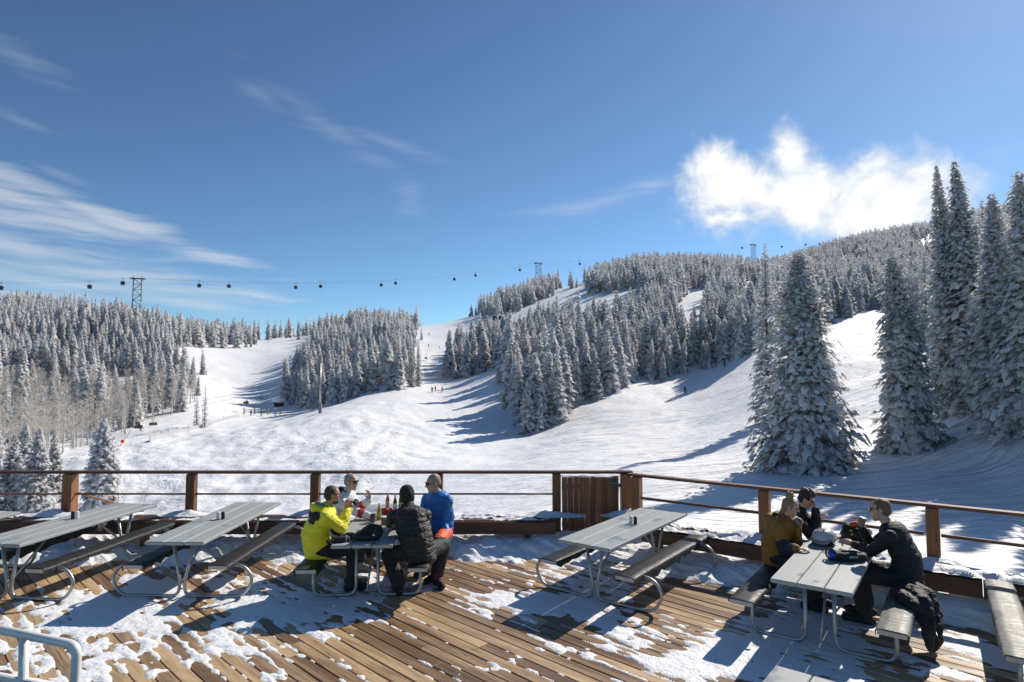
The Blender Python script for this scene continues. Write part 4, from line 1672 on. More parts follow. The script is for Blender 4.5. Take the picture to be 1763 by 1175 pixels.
def hand(mb, wrist, d, palm, side, curl=.7, k=1.0):
    """palm and five separate fingers; d = pointing direction, palm = where the palm faces"""
    d, palm = Vector(d).normalized(), Vector(palm)
    palm = (palm - d * palm.dot(d)).normalized()
    lat = d.cross(palm).normalized() * side           # towards the thumb
    w = Vector(wrist)
    for i, (o, ln) in enumerate(((.030, .072), (.010, .082), (-.010, .076), (-.029, .060))):
        b0 = w + d * .012 * k + lat * o * .7 * k
        kn = w + d * .092 * k + lat * o * k
        capsule(mb, b0, kn, .0125 * k, .0115 * k, 8)
        c1, c2, c3 = curl * .5 + .05 * i, curl * 1.3, curl * 1.9
        p = kn
        for seg, cc in ((.44, c1), (.31, c2), (.25, c3)):
            q = p + (d * math.cos(cc) + palm * math.sin(cc)) * ln * seg * k + lat * (o * .15) * k * seg
            capsule(mb, p, q, .0092 * k, .0082 * k, 8)
            p = q
    t0 = w + d * .025 * k + lat * .026 * k
    t1 = t0 + (d * .7 + lat * .75 + palm * .3).normalized() * .045 * k
    t2 = t1 + (d * .85 + lat * .1 + palm * .5).normalized() * .032 * k
    t3 = t2 + (d * .75 - lat * .2 + palm * .6).normalized() * .026 * k
    chain(mb, [t0, t1, t2, t3], [.014 * k, .012 * k, .0105 * k, .009 * k])


class Person:
    """seated figure facing local +Y, origin on the deck under the pelvis"""
    def __init__(self, label, seat, yaw, k=1.0, lean=.2, side=0.0, head_yaw=0.0, head_pitch=0.0, zs=.475, head_fwd=0.03, hunch=0.1):
        self.o = thing('person', label, 'person', (seat[0], seat[1], 0), yaw)
        self.k = k
        self.yaw = yaw
        self.inv = Matrix.Rotation(-yaw, 3, 'Z')
        self.seat = Vector((seat[0], seat[1], 0))
        self.P = Vector((0, 0, zs + .095 * k))
        sp = Vector((math.sin(side), math.sin(lean), math.cos(lean) * math.cos(side))).normalized()
        self.sp = sp
        self.mid = self.P + sp * .25 * k - Vector((0, hunch * .3, 0))
        sp2 = (sp + Vector((0, hunch, 0))).normalized()
        self.C = self.mid + sp2 * .25 * k                    # between the shoulders
        self.N = self.C + (sp2 + Vector((0, .25, 0))).normalized() * .10 * k
        self.H = self.N + Vector((sp.x * .06, .03 + head_fwd, .115)) * k
        R3 = Matrix.Rotation(head_yaw, 3, 'Z') @ Matrix.Rotation(-head_pitch, 3, 'X')
        self.R3 = R3
        rt = Vector((1, 0, 0))
        self.S = {1: self.C + (rt * .185 + Vector((0, .01, -.035))) * k, -1: self.C + (-rt * .185 + Vector((0, .01, -.035))) * k}
        self.hip = {1: self.P + Vector((.095, .02, -.01)) * k, -1: self.P + Vector((-.095, .02, -.01)) * k}
        self.body = MB()
        self.arms, self.legs = {}, {}

    def loc(self, w):
        """world point to local"""
        return self.inv @ (Vector(w) - self.seat)

    def h(self, x, y, z):
        return self.H + self.R3 @ (Vector((x, y, z)) * self.k)

    def arm(self, s, hand_world, pole, d=None, palm=None, curl=.8):
        W = self.loc(hand_world)
        E, W = ik(self.S[s], W, .30 * self.k, .265 * self.k, pole)
        self.arms[s] = (E, W)
        dd = (self.inv @ Vector(d)).normalized() if d is not None else (W - E).normalized()
        pp = self.inv @ Vector(palm) if palm is not None else Vector((-s, 0, -.3))
        hand(self.body, W, dd, pp, s if pp.dot(Vector((0, 0, 1))) < .5 else s, curl, self.k)
        self.hand_dir = dd

    def leg(self, s, foot, knee_pole=(0, 1, .6), toe=(0, 1, 0)):
        A = Vector((foot[0], foot[1], .12))
        K, A = ik(self.hip[s], A, .43 * self.k, .42 * self.k, knee_pole)
        self.legs[s] = (K, A, Vector(toe).normalized())

    def finish(self, skin, torso_r=(.185, .135), gloves=None, beard=None):
        k, b = self.k, self.body
        # inner figure
        for c, r in ((self.P, (.145, .10, .11)), (self.mid, (.13, .095, .15)), (self.C - self.sp * .1 * k, (.15, .10, .14))):
            b.blob(c, [q * k for q in r], 14, 9)
        chain(b, [self.P, self.mid, self.C], [.11 * k, .10 * k, .11 * k])
        for s in (1, -1):
            E, W = self.arms[s]
            chain(b, [self.C - self.sp * .03, self.S[s], E, W], [.06 * k, .05 * k, .038 * k, .026 * k])
            K, A, toe = self.legs[s]
            chain(b, [self.P, self.hip[s], K, A], [.09 * k, .078 * k, .055 * k, .04 * k])
            capsule(b, A - Vector((0, 0, .05)), A + toe * .14 * k - Vector((0, 0, .07)), .035 * k, .03 * k)
        chain(b, [self.C, self.N, self.H + self.R3 @ Vector((0, -.02, -.06)) * k], [.062 * k, .055 * k, .052 * k])
        # head
        R3 = self.R3
        b.blob(self.h(0, -.012, .035), [.076 * k, .096 * k, .088 * k], 18, 12, 0, R3)
        b.blob(self.h(0, .022, -.035), [.060 * k, .070 * k, .075 * k], 16, 10, 0, R3)
        b.blob(self.h(0, .055, -.085), [.034 * k, .034 * k, .028 * k], 12, 8, 0, R3)
        capsule(b, self.h(0, .085, .030), self.h(0, .108, -.012), .009 * k, .014 * k)
        for s in (1, -1):
            capsule(b, self.h(.030 * s, .072, .038), self.h(.006 * s, .084, .040), .012 * k, .012 * k)
            b.blob(self.h(.078 * s, -.012, .0), [.012 * k, .021 * k, .034 * k], 8, 7, 0, R3)
            capsule(b, self.h(.020 * s, .080, -.048), self.h(0, .086, -.047), .008 * k, .010 * k)
            capsule(b, self.h(.044 * s, .056, -.005), self.h(.048 * s, .03, -.03), .02 * k, .022 * k)
        bd = fused('body', b, skin, self.o, .0062, 2)
        return bd

    def jacket(self, name, mat, r=(.19, .14), sleeve=(.078, .066, .052), hem=.02, collar=True, fold=.022, cuffs=None, belly=1.0, hood=None):
        k, m = self.k, MB()
        for t in np.linspace(0, 1, 7):
            c = self.P.lerp(self.mid, min(1, t * 2)) if t < .5 else self.mid.lerp(self.C, t * 2 - 1)
            c = c - self.sp * (.06 * (1 - t)) * k + self.sp * (-.03 * t) * k
            w = r[0] * (.92 + .12 * t if t < .8 else 1.0)
            dpt = r[1] * (1.12 * belly - .12 * t)
            m.blob(c + Vector((0, hem * (1 - t), 0)), [w * k, dpt * k, .135 * k], 16, 10)
        for s in (1, -1):
            E, W = self.arms[s]
            Wc = W - (W - E).normalized() * .02
            chain(m, [self.C - self.sp * .05 * k, self.S[s] - Vector((0, 0, .005)), E, Wc], [.10 * k, sleeve[0] * k, sleeve[1] * k, sleeve[2] * k])
        if collar:
            chain(m, [self.C, self.N.lerp(self.C, .35)], [.10 * k, .082 * k])
        return fused(name, m, mat, self.o, .0115, 3, fold)

    def tube_part(self, name, mat, pts, rs, voxel=.009, fold=0, smooth=3):
        m = MB()
        chain(m, pts, rs)
        return fused(name, m, mat, self.o, voxel, smooth, fold)

    def collar(self, name, mat, r0=.083, r1=.074, lo=.25, hi=.85):
        a, b = self.C.lerp(self.N, lo), self.C.lerp(self.N, hi)
        ax = (b - a).normalized()
        m = MB()
        rot = ax.to_track_quat('Z', 'Y').to_matrix()
        L = (b - a).length
        k = self.k
        m.lathe([(r0 * .6 * k, -.01), (r0 * k, 0), (r0 * .98 * k, L * .5), (r1 * k, L), ((r1 - .008) * k, L + .004), ((r1 - .016) * k, L - .01), (r0 * .6 * k, -.004)], 20, a, rot)
        return m.build(name, mat, self.o)

    def trousers(self, mat, boot_mat, th=(.105, .083, .075), boot_r=.06, fold=.02, trim=None):
        k, m = self.k, MB()
        m.blob(self.P + Vector((0, .0, -.02)), [.175 * k, .14 * k, .10 * k], 14, 9)
        for s in (1, -1):
            K, A, toe = self.legs[s]
            chain(m, [self.P + Vector((.05 * s, 0, -.01)), self.hip[s], K, A + Vector((0, 0, .03))], [.11 * k, th[0] * k, th[1] * k, th[2] * k])
        t = fused('trousers', m, mat, self.o, .0125, 3, fold)
        for s in (1, -1):
            K, A, toe = self.legs[s]
            m = MB()
            hz = Vector((A.x, A.y, .055))
            chain(m, [A + Vector((0, 0, .14)), Vector((A.x, A.y, .08)), hz], [.07 * k, .066 * k, .05 * k])
            chain(m, [hz - toe * .06, hz + toe * .10 * k, hz + toe * .19 * k - Vector((0, 0, .008))], [.05 * k, .052 * k, .042 * k])
            bt = fused('boot', m, boot_mat, self.o, .009, 2)
            if trim:
                m2 = MB()
                for zz in (.11, .17):
                    c = Vector((A.x, A.y, zz)) + toe * .02
                    m2.lathe([(.068 * k, -.008), (.075 * k, 0), (.068 * k, .008)], 14, c)
                m2.build('buckle_strap', trim, bt)
        return t

    def hair(self, mat, style='short', name='hair'):
        k, m = self.k, MB()
        rg = random.Random(3)
        R3 = self.R3
        if style in ('short', 'grey'):
            for (x, y, z), r in ((((0, -.028, .052)), (.081, .094, .082)), ((0, -.058, .005), (.074, .062, .070))):
                m.blob(self.h(x, y, z), [q * k for q in r], 16, 10, 0, R3)
            for s in (1, -1):
                capsule(m, self.h(.072 * s, .008, .045), self.h(.073 * s, .005, .005), .012 * k, .009 * k)
            return fused(name, m, mat, self.o, .0075, 2, .008, TEXF)
        if style == 'curly':
            m.blob(self.h(0, -.026, .055), [.090 * k, .102 * k, .090 * k], 16, 10, 0, R3)
            m.blob(self.h(0, -.060, .0), [.078 * k, .062 * k, .075 * k], 14, 9, 0, R3)
            for i in range(60):
                ph, th = rg.uniform(0, 6.28), rg.uniform(0, 1.25)
                v = Vector((math.sin(th) * math.cos(ph) * .092, -.024 + math.sin(th) * math.sin(ph) * .102, .058 + math.cos(th) * .092))
                m.blob(self.h(*v), [.022 * k] * 3, 7, 5)
            return fused(name, m, mat, self.o, .0075, 1, .012, TEXF)
        if style == 'bun':
            m.blob(self.h(0, -.026, .046), [.083 * k, .098 * k, .086 * k], 16, 10, 0, R3)
            m.blob(self.h(0, -.062, .0), [.076 * k, .058 * k, .072 * k], 14, 9, 0, R3)
            m.blob(self.h(0, -.055, .15), [.05 * k, .05 * k, .05 * k], 12, 8, 0, R3)
            for i in range(16):
                v = Vector((rg.uniform(-.045, .045), -.05 + rg.uniform(-.045, .045), .15 + rg.uniform(-.03, .05)))
                m.blob(self.h(*v), [.016 * k] * 3, 7, 5)
            for s in (1, -1):
                capsule(m, self.h(.074 * s, .02, .05), self.h(.076 * s, .012, -.02), .012 * k, .006 * k)
            chain(m, [self.h(-.03, -.06, -.02), self.h(-.04, -.09, -.09), self.h(-.03, -.11, -.16)], [.045 * k, .036 * k, .014 * k])
            chain(m, [self.h(.04, -.06, -.02), self.h(.05, -.085, -.08), self.h(.045, -.10, -.14)], [.04 * k, .03 * k, .012 * k])
            return fused(name, m, mat, self.o, .0075, 1, .010, TEXF)
        if style == 'beanie':
            prof = [(.070, -.085), (.086, -.075), (.096, -.03), (.100, .01), (.098, .045), (.084, .095), (.055, .128), (.012, .142)]
            m.lathe([(r * k, z * k) for r, z in prof], 24, self.h(0, -.015, .01), R3 @ Matrix.Rotation(R(-8), 3, 'X'))
            return m.build(name, mat, self.o)

    def glasses(self):
        k = self.k
        m = MB()
        for s in (1, -1):
            m.box(*self.h(.031 * s, .090, .026), .050 * k, .010 * k, .034 * k, 0, self.R3 @ Matrix.Rotation(R(-14) * s, 3, 'Z'), .004)
        lens = m.build('sunglasses', LENS, self.o)
        m = MB()
        m.box(*self.h(0, .094, .030), .02 * k, .006, .008, 0, self.R3)
        for s in (1, -1):
            m.tube([self.h(.056 * s, .082, .032), self.h(.079 * s, .0, .028), self.h(.078 * s, -.02, .018)], .0035, 5)
        m.build('temple_arms', M['black_pl'], lens)

    def eyes(self):
        m = MB()
        for s in (1, -1):
            m.blob(self.h(.028 * s, .079, .018), [.010 * self.k] * 3, 8, 6)
        m.build('eyes', material('eye', color=(.03, .02, .015), rough=.2), self.o)


def yaw_to(dx, dy):
    return math.atan2(-dx, dy)


# ---- four people at the bottle table
A3, A5 = TAB[3][2], TAB[5][2]
D5 = Vector((math.cos(A5), math.sin(A5)))

# man in the yellow jacket
p = Person('person in a bright yellow ski jacket, hands clasped before the mouth', (-2.56, 8.30), yaw_to(.93, .37), 1.0, .16, 0, R(6), R(8), hunch=.28)
p.arm(-1, (-2.215, 8.56, 1.045), (.2, .2, -1), (-.12, -.12, 1.0), (.3, -.9, .1), 1.15)
p.arm(1, (-2.225, 8.47, 1.035), (.3, .1, -1), (-.10, .1, 1.0), (.3, .9, .1), 1.15)
p.leg(1, (.14, .42)), p.leg(-1, (-.14, .46))
p.finish(SK2)
p.jacket('jacket', CL['yellow'], (.205, .155), (.088, .076, .058), .02, True, .03, belly=1.1)
yoke = MB()
yoke.blob(p.C - p.sp * .03 + Vector((0, -.05, 0)), [.235, .135, .085], 16, 10)
yoke.blob(p.C - p.sp * .11 + Vector((.02, -.065, 0)), [.165, .125, .10], 14, 9)
yoke.blob(p.C - p.sp * .19 + Vector((.04, -.08, 0)), [.085, .112, .10], 14, 9)
fused('shoulder_yoke', yoke, CL['black'], p.o, .011, 2, .012)
p.collar('collar', CL['red'], .082, .080, .2, .75)
hood = MB()
chain(hood, [p.C + Vector((-.11, -.03, .03)), p.C + Vector((-.07, -.115, .055)), p.C + Vector((.07, -.115, .055)), p.C + Vector((.11, -.03, .03))], [.045, .06, .06, .045])
hd = fused('hood', hood, CL['yellow'], p.o, .011, 3, .012)
hl = MB()
chain(hl, [p.C + Vector((-.085, .0, .075)), p.C + Vector((-.05, -.075, .10)), p.C + Vector((.05, -.075, .10)), p.C + Vector((.085, .0, .075))], [.028, .034, .034, .028])
fused('hood_lining', hl, CL['grey'], hd, .010, 2)
for s in (1, -1):
    E, W = p.arms[s]
    d_ = (W - E).normalized()
    p.tube_part('cuff', CL['black'], [W - d_ * .05, W - d_ * .005], [.056, .048])
p.trousers(CL['black'], CL['navy'])
p.hair(HAIR['brown'])
bd_ = MB()
bd_.blob(p.h(0, .035, -.070), [.056, .060, .048], 12, 8, 0, p.R3)
fused('beard', bd_, HAIR['brown'], p.o, .008, 1, .005, TEXF)

# smoker in the white jacket
p = Person('person in a white and black ski jacket and sunglasses holding a cigarette', (-2.60, 9.42), yaw_to(.96, -.25), 1.0, .20, 0, R(-6), R(4), hunch=.2)
p.arm(1, (-2.05, 9.08, .80), (.2, -.3, -1), (1, .1, .05), (0, 0, -1), .5)
p.arm(-1, (-2.12, 9.30, 1.00), (.6, .3, -1), (-.05, -.05, 1), (-.5, -.8, 0), .55)
p.leg(1, (.14, .42)), p.leg(-1, (-.14, .46))
p.finish(SK)
p.jacket('jacket', CL['white'], (.20, .15), (.082, .070, .054), .02, True, .024)
p.collar('collar', CL['black'], .092, .086, .1, .95)
fr = MB()
fr.box(*(p.mid.lerp(p.C, .55) + Vector((0, .135, 0))), .07, .03, .26, 0, None, .01)
fr.build('front_placket', CL['black'], p.o, (0, 0, 0))
E, W = p.arms[-1]
p.tube_part('sleeve_panel', CL['red'], [E.lerp(W, .12), E.lerp(W, .55)], [.071, .066], .01, .01)
p.tube_part('sleeve_panel', CL['black'], [p.S[-1].lerp(E, .55), E.lerp(W, .08)], [.080, .076], .01, .01)
E, W = p.arms[1]
p.tube_part('sleeve_panel', CL['red'], [E.lerp(W, .35), E.lerp(W, .52)], [.069, .066], .01, .008)
sh = MB()
chain(sh, [p.C + Vector((-.17, -.02, .03)), p.C + Vector((0, -.06, .07)), p.C + Vector((.17, -.02, .03))], [.055, .07, .055])
fused('shoulder_yoke', sh, CL['black'], p.o, .011, 3, .01)
p.trousers(CL['black'], CL['grey'])
p.hair(HAIR['grey'], 'grey')
p.glasses()
E, W = p.arms[-1]
tip = p.seat + Matrix.Rotation(p.yaw, 3, 'Z') @ W + Vector((0, 0, .15))
mb = MB()
mb.tube([tip, tip + Vector((.055, -.02, .03))], .004, 6)
cg = tag(link('cigarette', None), 'lit cigarette between the fingers of the person in white', 'cigarette')
mb.build('paper', M['white_pl'], cg)
mb = MB()
mb.tube([tip + Vector((.055, -.02, .03)), tip + Vector((.063, -.023, .034))], .0042, 6)
mb.build('ember', CL['grey'], cg)

# person in black with the knit hat, seen from behind, astride the bench
p = Person('person in a black jacket and dark knit hat seen from behind', (-1.20, 8.16), yaw_to(-.16, .98), 1.02, .20, -.27, R(18), R(8), hunch=.2)
p.arm(-1, (-1.60, 8.72, .82), (-1, -.4, -.4), (.6, .8, 0), (0, 0, -1), .6)
p.arm(1, (-1.35, 8.80, .82), (.8, -.3, -.6), (-.6, .8, 0), (0, 0, -1), .6)
p.leg(-1, (-.27, .10), (-.6, .7, .5), (-.3, 1, 0)), p.leg(1, (.24, .36), (.6, .8, .4), (.35, -.9, 0))
p.finish(SK)
p.jacket('jacket', cloth('quilted_black', (.017, .018, .021), .4, 16, 1.0, .6, .014, 52.0), (.225, .165), (.100, .086, .065), .0, True, .034, belly=1.12)
hood = MB()
chain(hood, [p.C + Vector((-.10, -.02, .03)), p.C + Vector((-.06, -.11, .03)), p.C + Vector((.06, -.11, .03)), p.C + Vector((.10, -.02, .03))], [.045, .065, .065, .045])
fused('hood', hood, CL['black'], p.o, .011, 3, .012)
p.trousers(CL['black'], CL['black'], (.115, .098, .092), trim=CL['red'])
p.hair(CL['knit'], 'beanie', 'knit_hat')
p.collar('collar', CL['black'], .098, .088, .0, 1.25)

# person in blue
p = Person('person in a blue ski jacket and sunglasses, turned towards the table', (-1.04, 9.22), yaw_to(-.55, -.83), 1.04, .17, 0, R(-28), R(12), hunch=.22)
p.arm(1, (-1.50, 8.90, .80), (-.3, -.3, -1), (-.8, -.5, 0), (0, 0, -1), .6)
p.arm(-1, (-.94, 8.96, .55), (.9, -.5, .2), (-.15, -.35, -.9), (-.6, 0, 0), .7)
p.leg(1, (.05, .28), (.1, .8, .5)), p.leg(-1, (-.24, .40), (-.5, .8, .5))
p.finish(SK)
p.jacket('jacket', CL['blue'], (.20, .15), (.084, .072, .056), .02, True, .026)
p.collar('neck_warmer', CL['lime'], .084, .074, .3, 1.0)
E, W = p.arms[-1]
out_ = Vector((-.86, .5, 0)) * .078
for dz in (0, .03):
    p.tube_part('sleeve_flash', CL['lime'], [p.S[-1].lerp(E, .10 + dz) + out_ + Vector((.05 * dz * 20, 0, 0)), p.S[-1].lerp(E, .45) + out_ * 1.0], [.012, .009], .004, 0, 1)
d_ = (W - E).normalized()
g = MB()
chain(g, [W - d_ * .06, W + d_ * .06, W + d_ * .15], [.056, .052, .038])
fused('glove', g, CL['black'], p.o, .009, 2, .008)
p.trousers(CL['orange'], CL['black'], (.108, .09, .085))
p.hair(HAIR['grey'], 'grey')
p.glasses()

# ---- three people at the helmet table
def seat5(lx, ly):
    q = on_table(5, lx, ly)
    return (q.x, q.y)


# girl in mustard
p = Person('person in a mustard jacket with a pink collar and hair bun, sipping', seat5(-.70, 1.62), yaw_to(D5.x, D5.y), .93, .22, 0, R(2), R(16), hunch=.2)
hx = at_depth(1373, 908, 7.86)
p.arm(-1, hx, (.2, .6, -1), (.35, -.35, .85), (-.5, -.6, .2), .8)
q = at_height(1372, 944, .80)
p.arm(1, (q.x, q.y, .80), (.3, .2, -1), (.9, -.4, .0), (0, 0, -1), .7)
p.leg(1, (.13, .40)), p.leg(-1, (-.13, .44))
p.finish(SK)
p.jacket('jacket', CL['mustard'], (.20, .155), (.088, .078, .060), .02, True, .028, belly=1.1)
p.collar('pink_collar', CL['pink'], .088, .080, .15, .95)
E, W = p.arms[1]
p.tube_part('sleeve_panel', CL['navy'], [p.S[1].lerp(E, .72), E, E.lerp(W, .8)], [.083, .080, .064], .01, .012)
hood = MB()
chain(hood, [p.C + Vector((-.10, -.03, .02)), p.C + Vector((-.06, -.13, .03)), p.C + Vector((.06, -.13, .03)), p.C + Vector((.10, -.03, .02))], [.045, .062, .062, .045])
hd = fused('hood', hood, CL['mustard'], p.o, .011, 3, .014)
hl = MB()
chain(hl, [p.C + Vector((-.06, -.06, .075)), p.C + Vector((.06, -.06, .075))], [.045, .045])
fused('hood_lining', hl, CL['black'], hd, .010, 2)
p.trousers(CL['black'], CL['black'])
p.hair(HAIR['blonde'], 'bun')
p.eyes()
GIRL_HAND = hx

# young man with curls
p = Person('person with dark curly hair in black, head propped on a hand', seat5(-.68, 2.26), yaw_to(D5.x, D5.y), .96, .30, 0, R(-4), R(24), hunch=.25)
q = p.seat + Matrix.Rotation(p.yaw, 3, 'Z') @ p.h(.06, .13, .02)
p.arm(-1, q - Vector((0, 0, .06)), (.1, .5, -1), (-.1, .1, 1), (-.8, .3, 0), .5)
q = at_depth(1408, 893, 8.25)
p.arm(1, q, (.3, .2, -1), (.6, -.2, .5), (0, -.3, -1), 1.0)
p.leg(1, (.13, .42)), p.leg(-1, (-.13, .46))
p.finish(SK)
p.jacket('jacket', CL['black'], (.19, .145), (.082, .07, .054), .02, True, .026)
p.collar('collar', CL['pale'], .078, .070, .2, .7)
p.trousers(CL['pale'], CL['black'])
p.hair(HAIR['dark'], 'curly')
p.eyes()

# man in the black sweater
p = Person('person in a plain black sweater and sunglasses raising a paper cup', seat5(.70, 1.58), yaw_to(-D5.x, -D5.y), 1.06, .24, 0, R(2), R(8), hunch=.22)
mh = at_depth(1484, 910, 7.42)
p.arm(1, mh, (.2, .6, -1), (-.25, .25, .9), (-.8, .1, .1), .75)
q = at_height(1470, 938, .82)
p.arm(-1, (q.x, q.y, .82), (-.5, -.2, -1), (-.8, .4, .25), (.3, .4, -.7), 1.25)
p.leg(1, (.15, .42)), p.leg(-1, (-.16, .40))
p.finish(SK)
p.jacket('sweater', CL['black'], (.195, .14), (.078, .064, .046), .0, False, .02)
p.trousers(CL['black'], CL['black'], (.11, .09, .082))
p.hair(HAIR['sandy'], 'short')
p.glasses()
MAN_HAND = mh

# ================================================================== things on the tables
CARD = material('brown_paper_cup', lambda T, p_: T.put(p_.inputs['Base Color'], T.mix(T.noise(obj_co(T), 30, 3), (.20, .13, .085), (.32, .23, .155))), rough=.8)


def paper_cup(loc, label, tilt=(0, 0, 0), s=1.0):
    o = tag(link('paper_cup', None, None, loc, tilt), label, 'cup', 'brown paper cups')
    mb = MB()
    mb.lathe([(.028 * s, 0), (.030 * s, .002), (.041 * s, .105 * s), (.038 * s, .105 * s), (.028 * s, .02)], 20)
    mb.build('cup', CARD, o)
    mb = MB()
    mb.lathe([(.0405 * s, .101 * s), (.044 * s, .105 * s), (.0405 * s, .110 * s)], 20)
    mb.build('rim', M['white_pl'], o)


paper_cup(on_table(3, .11, 1.04), 'brown paper cup standing beside the beer bottles')
paper_cup(GIRL_HAND + Vector((.02, -.04, .03)), 'brown paper cup raised by the person in mustard', (R(-15), R(-35), 0))
paper_cup(MAN_HAND + Vector((-.03, -.03, .03)), 'brown paper cup held up by the person in the black sweater', (R(8), R(12), 0))

AMBER = material('amber_bottle_glass', color=(.30, .11, .012), rough=.08, Transmission_Weight=.55, IOR=1.45)
PALE = material('pale_beer_glass', color=(.75, .42, .05), rough=.08, Transmission_Weight=.5, IOR=1.4)
BROWN = material('dark_bottle_glass', color=(.07, .028, .008), rough=.1)
LBL = material('bottle_label', color=(.55, .42, .12), rough=.6)
for i, (lx, ly, m_, lab) in enumerate(((.01, 2.10, AMBER, 'amber beer bottle standing in the red basket'), (.15, 1.92, BROWN, 'dark beer bottle right of the red basket'), (.22, 2.02, AMBER, 'beer bottle close behind the hat wearer, left of two'),
                                       (.28, 1.98, BROWN, 'beer bottle half hidden behind the knit hat'), (-.0, 1.33, PALE, 'yellow beer bottle nearest the viewer, beside the paper cup'))):
    o = tag(link('beer_bottle', None, None, on_table(3, lx, ly)), lab, 'bottle', 'beer bottles')
    mb = MB()
    mb.lathe([(.026, 0), (.031, .006), (.031, .135), (.026, .16), (.0145, .19), (.0125, .225), (.0145, .227), (.0145, .236), (.009, .238)], 18)
    mb.build('bottle', m_, o)
    mb = MB()
    mb.lathe([(.0316, .04), (.0320, .05), (.0320, .11), (.0316, .115)], 18)
    mb.build('label', LBL if i != 1 else M['white_pl'], o)
    mb = MB()
    mb.lathe([(.0135, .205), (.0142, .208), (.0136, .222)], 14)
    mb.build('neck_foil', LBL, o)
gl = tag(link('beer_glass', None, None, on_table(3, -.06, 1.17)), 'short glass of golden beer in front of the yellow bottle', 'glass')
mb = MB()
mb.lathe([(.032, 0), (.034, .004), (.040, .12), (.037, .12), (.031, .012)], 18)
mb.build('glass', material('clear_glass', color=(.9, .9, .9), rough=.05, Transmission_Weight=.9, IOR=1.3), gl)
mb = MB()
mb.lathe([(.030, .012), (.035, .085), (.0, .086)], 18)
mb.build('beer', PALE, gl)

bk = tag(link('snack_basket', None, None, on_table(3, .06, 1.76)), 'red plastic snack basket with crumpled wrappers', 'basket')
mb = MB()
for zz, sc in ((.004, .84), (.03, .92), (.055, 1.0)):
    mb.tube([(math.cos(w) * .14 * sc, math.sin(w) * .10 * sc, zz) for w in np.linspace(0, 6.2832, 25)], .006, 6)
for w in np.linspace(0, 6.2832, 26)[:-1]:
    mb.tube([(math.cos(w) * .118, math.sin(w) * .084, .003), (math.cos(w) * .14, math.sin(w) * .10, .055)], .0045, 5)
mb.lathe([(.10, 0), (.10, .004)], 18)
mb.build('weave', CL['red'], bk)
mb = MB()
rg = random.Random(9)
for k in range(7):
    mb.blob((rg.uniform(-.08, .08), rg.uniform(-.05, .05), .04 + rg.uniform(0, .03)), (.035, .03, .03), 8, 6, k % 2, None, .25, rg)
mb.build('wrappers', [CL['red'], CL['blue']], bk)


def helmet(loc, rz, label, shell, s=1.0, band=None, tilt=(0, 0)):
    o = tag(link('ski_helmet', None, None, loc, (tilt[0], tilt[1], rz)), label, 'helmet', 'ski helmets on the table')
    mb = MB()
    pr = [(.118, .02), (.132, .04), (.136, .08), (.128, .12), (.104, .155), (.065, .178), (.015, .186)]
    mb.lathe([(r * s, z * s) for r, z in pr], 24, (0, 0, 0), Matrix.Diagonal((.9, 1.1, 1)))
    sh = mb.build('shell', shell, o)
    for w in (-.35, 0, .35):
        mb = MB()
        mb.box(.05 * s * w * 2, -.02, .172 * s, .018, .09, .03, 0, None, .006)
        mb.build('vent', M['rubber'], sh)
    for k in (1, -1):
        mb = MB()
        mb.blob((.10 * s * k, -.03, .018), (.028 * s, .05 * s, .05 * s), 10, 7)
        mb.build('ear_pad', CL['black'], o)
    mb = MB()
    mb.tube([(math.cos(w) * .119 * s, math.sin(w) * .147 * s, .075 + .012 * math.sin(w)) for w in np.linspace(0, 6.2832, 29)], .013, 6)
    mb.build('goggle_strap', band or CL['black'], o)
    mb = MB()
    mb.blob((0, .145 * s, .07), (.085 * s, .03 * s, .042 * s), 14, 9)
    mb.build('goggle_lens', material('mirror_goggle_lens', color=(.16, .16, .17), rough=.12, metal=.7), o)
    return o


helmet(on_table(5, -.16, 1.74), R(-60), 'white and grey ski helmet with goggles on the table', material('white_helmet_shell', color=(.48, .48, .50), rough=.35), 1.05, CL['grey'])
h2 = helmet(on_table(5, .10, 2.28, .90), R(30), 'black ski helmet turned upside down with orange lining', material('black_helmet_shell', color=(.012, .012, .014), rough=.4), 1.15, CL['black'], (R(165), R(12)))
mb = MB()
chain(mb, [Vector((-.09, -.04, -.005)), Vector((-.03, .05, -.03)), Vector((.06, .07, -.02)), Vector((.10, .0, .0))], [.035, .042, .042, .03])
fused('orange_lining', mb, CL['orange'], h2, .009, 2, .01)
mb = MB()
mb.box(.10, -.09, .09, .045, .012, .035, 0, Matrix.Rotation(R(40), 3, 'Z'), .004)
mb.build('sticker', M['white_pl'], h2)
mb = MB()
mb.blob((-.125, .03, .08), (.016, .03, .045), 8, 6)
mb.build('side_tab', CL['lime'], h2)

gb = tag(link('goggles', None, None, on_table(5, .16, 1.16)), 'black ski goggles with a bright blue lens and a lettered strap', 'goggles')
mb = MB()
chain(mb, [Vector((-.10, -.03, .05)), Vector((.02, -.055, .05)), Vector((.16, -.04, .045)), Vector((.22, .03, .04)), Vector((.14, .09, .04)), Vector((.0, .10, .05)), Vector((-.10, .05, .05))], [.048, .05, .045, .04, .04, .045, .048])
fused('padded_strap', mb, CL['black'], gb, .010, 2, .018)
mb = MB()
mb.blob((-.155, .0, .065), (.038, .07, .058), 14, 10)
mb.build('lens', material('blue_mirror_lens', color=(.01, .06, .42), rough=.1, metal=.3), gb, (0, 0, 0))
mb = MB()
mb.tube([(-.165 - .02 * math.cos(w), math.cos(w) * .078, .065 + math.sin(w) * .064) for w in np.linspace(0, 6.2832, 25)], .011, 6)
mb.build('frame', M['rubber'], gb)
fc = bpy.data.curves.new('lettering', 'FONT')
fc.body, fc.size, fc.extrude = 'SMITH', .034, .0006
fc.align_x = fc.align_y = 'CENTER'
fc.materials.append(M['white_pl'])
fo = bpy.data.objects.new('lettering', fc)
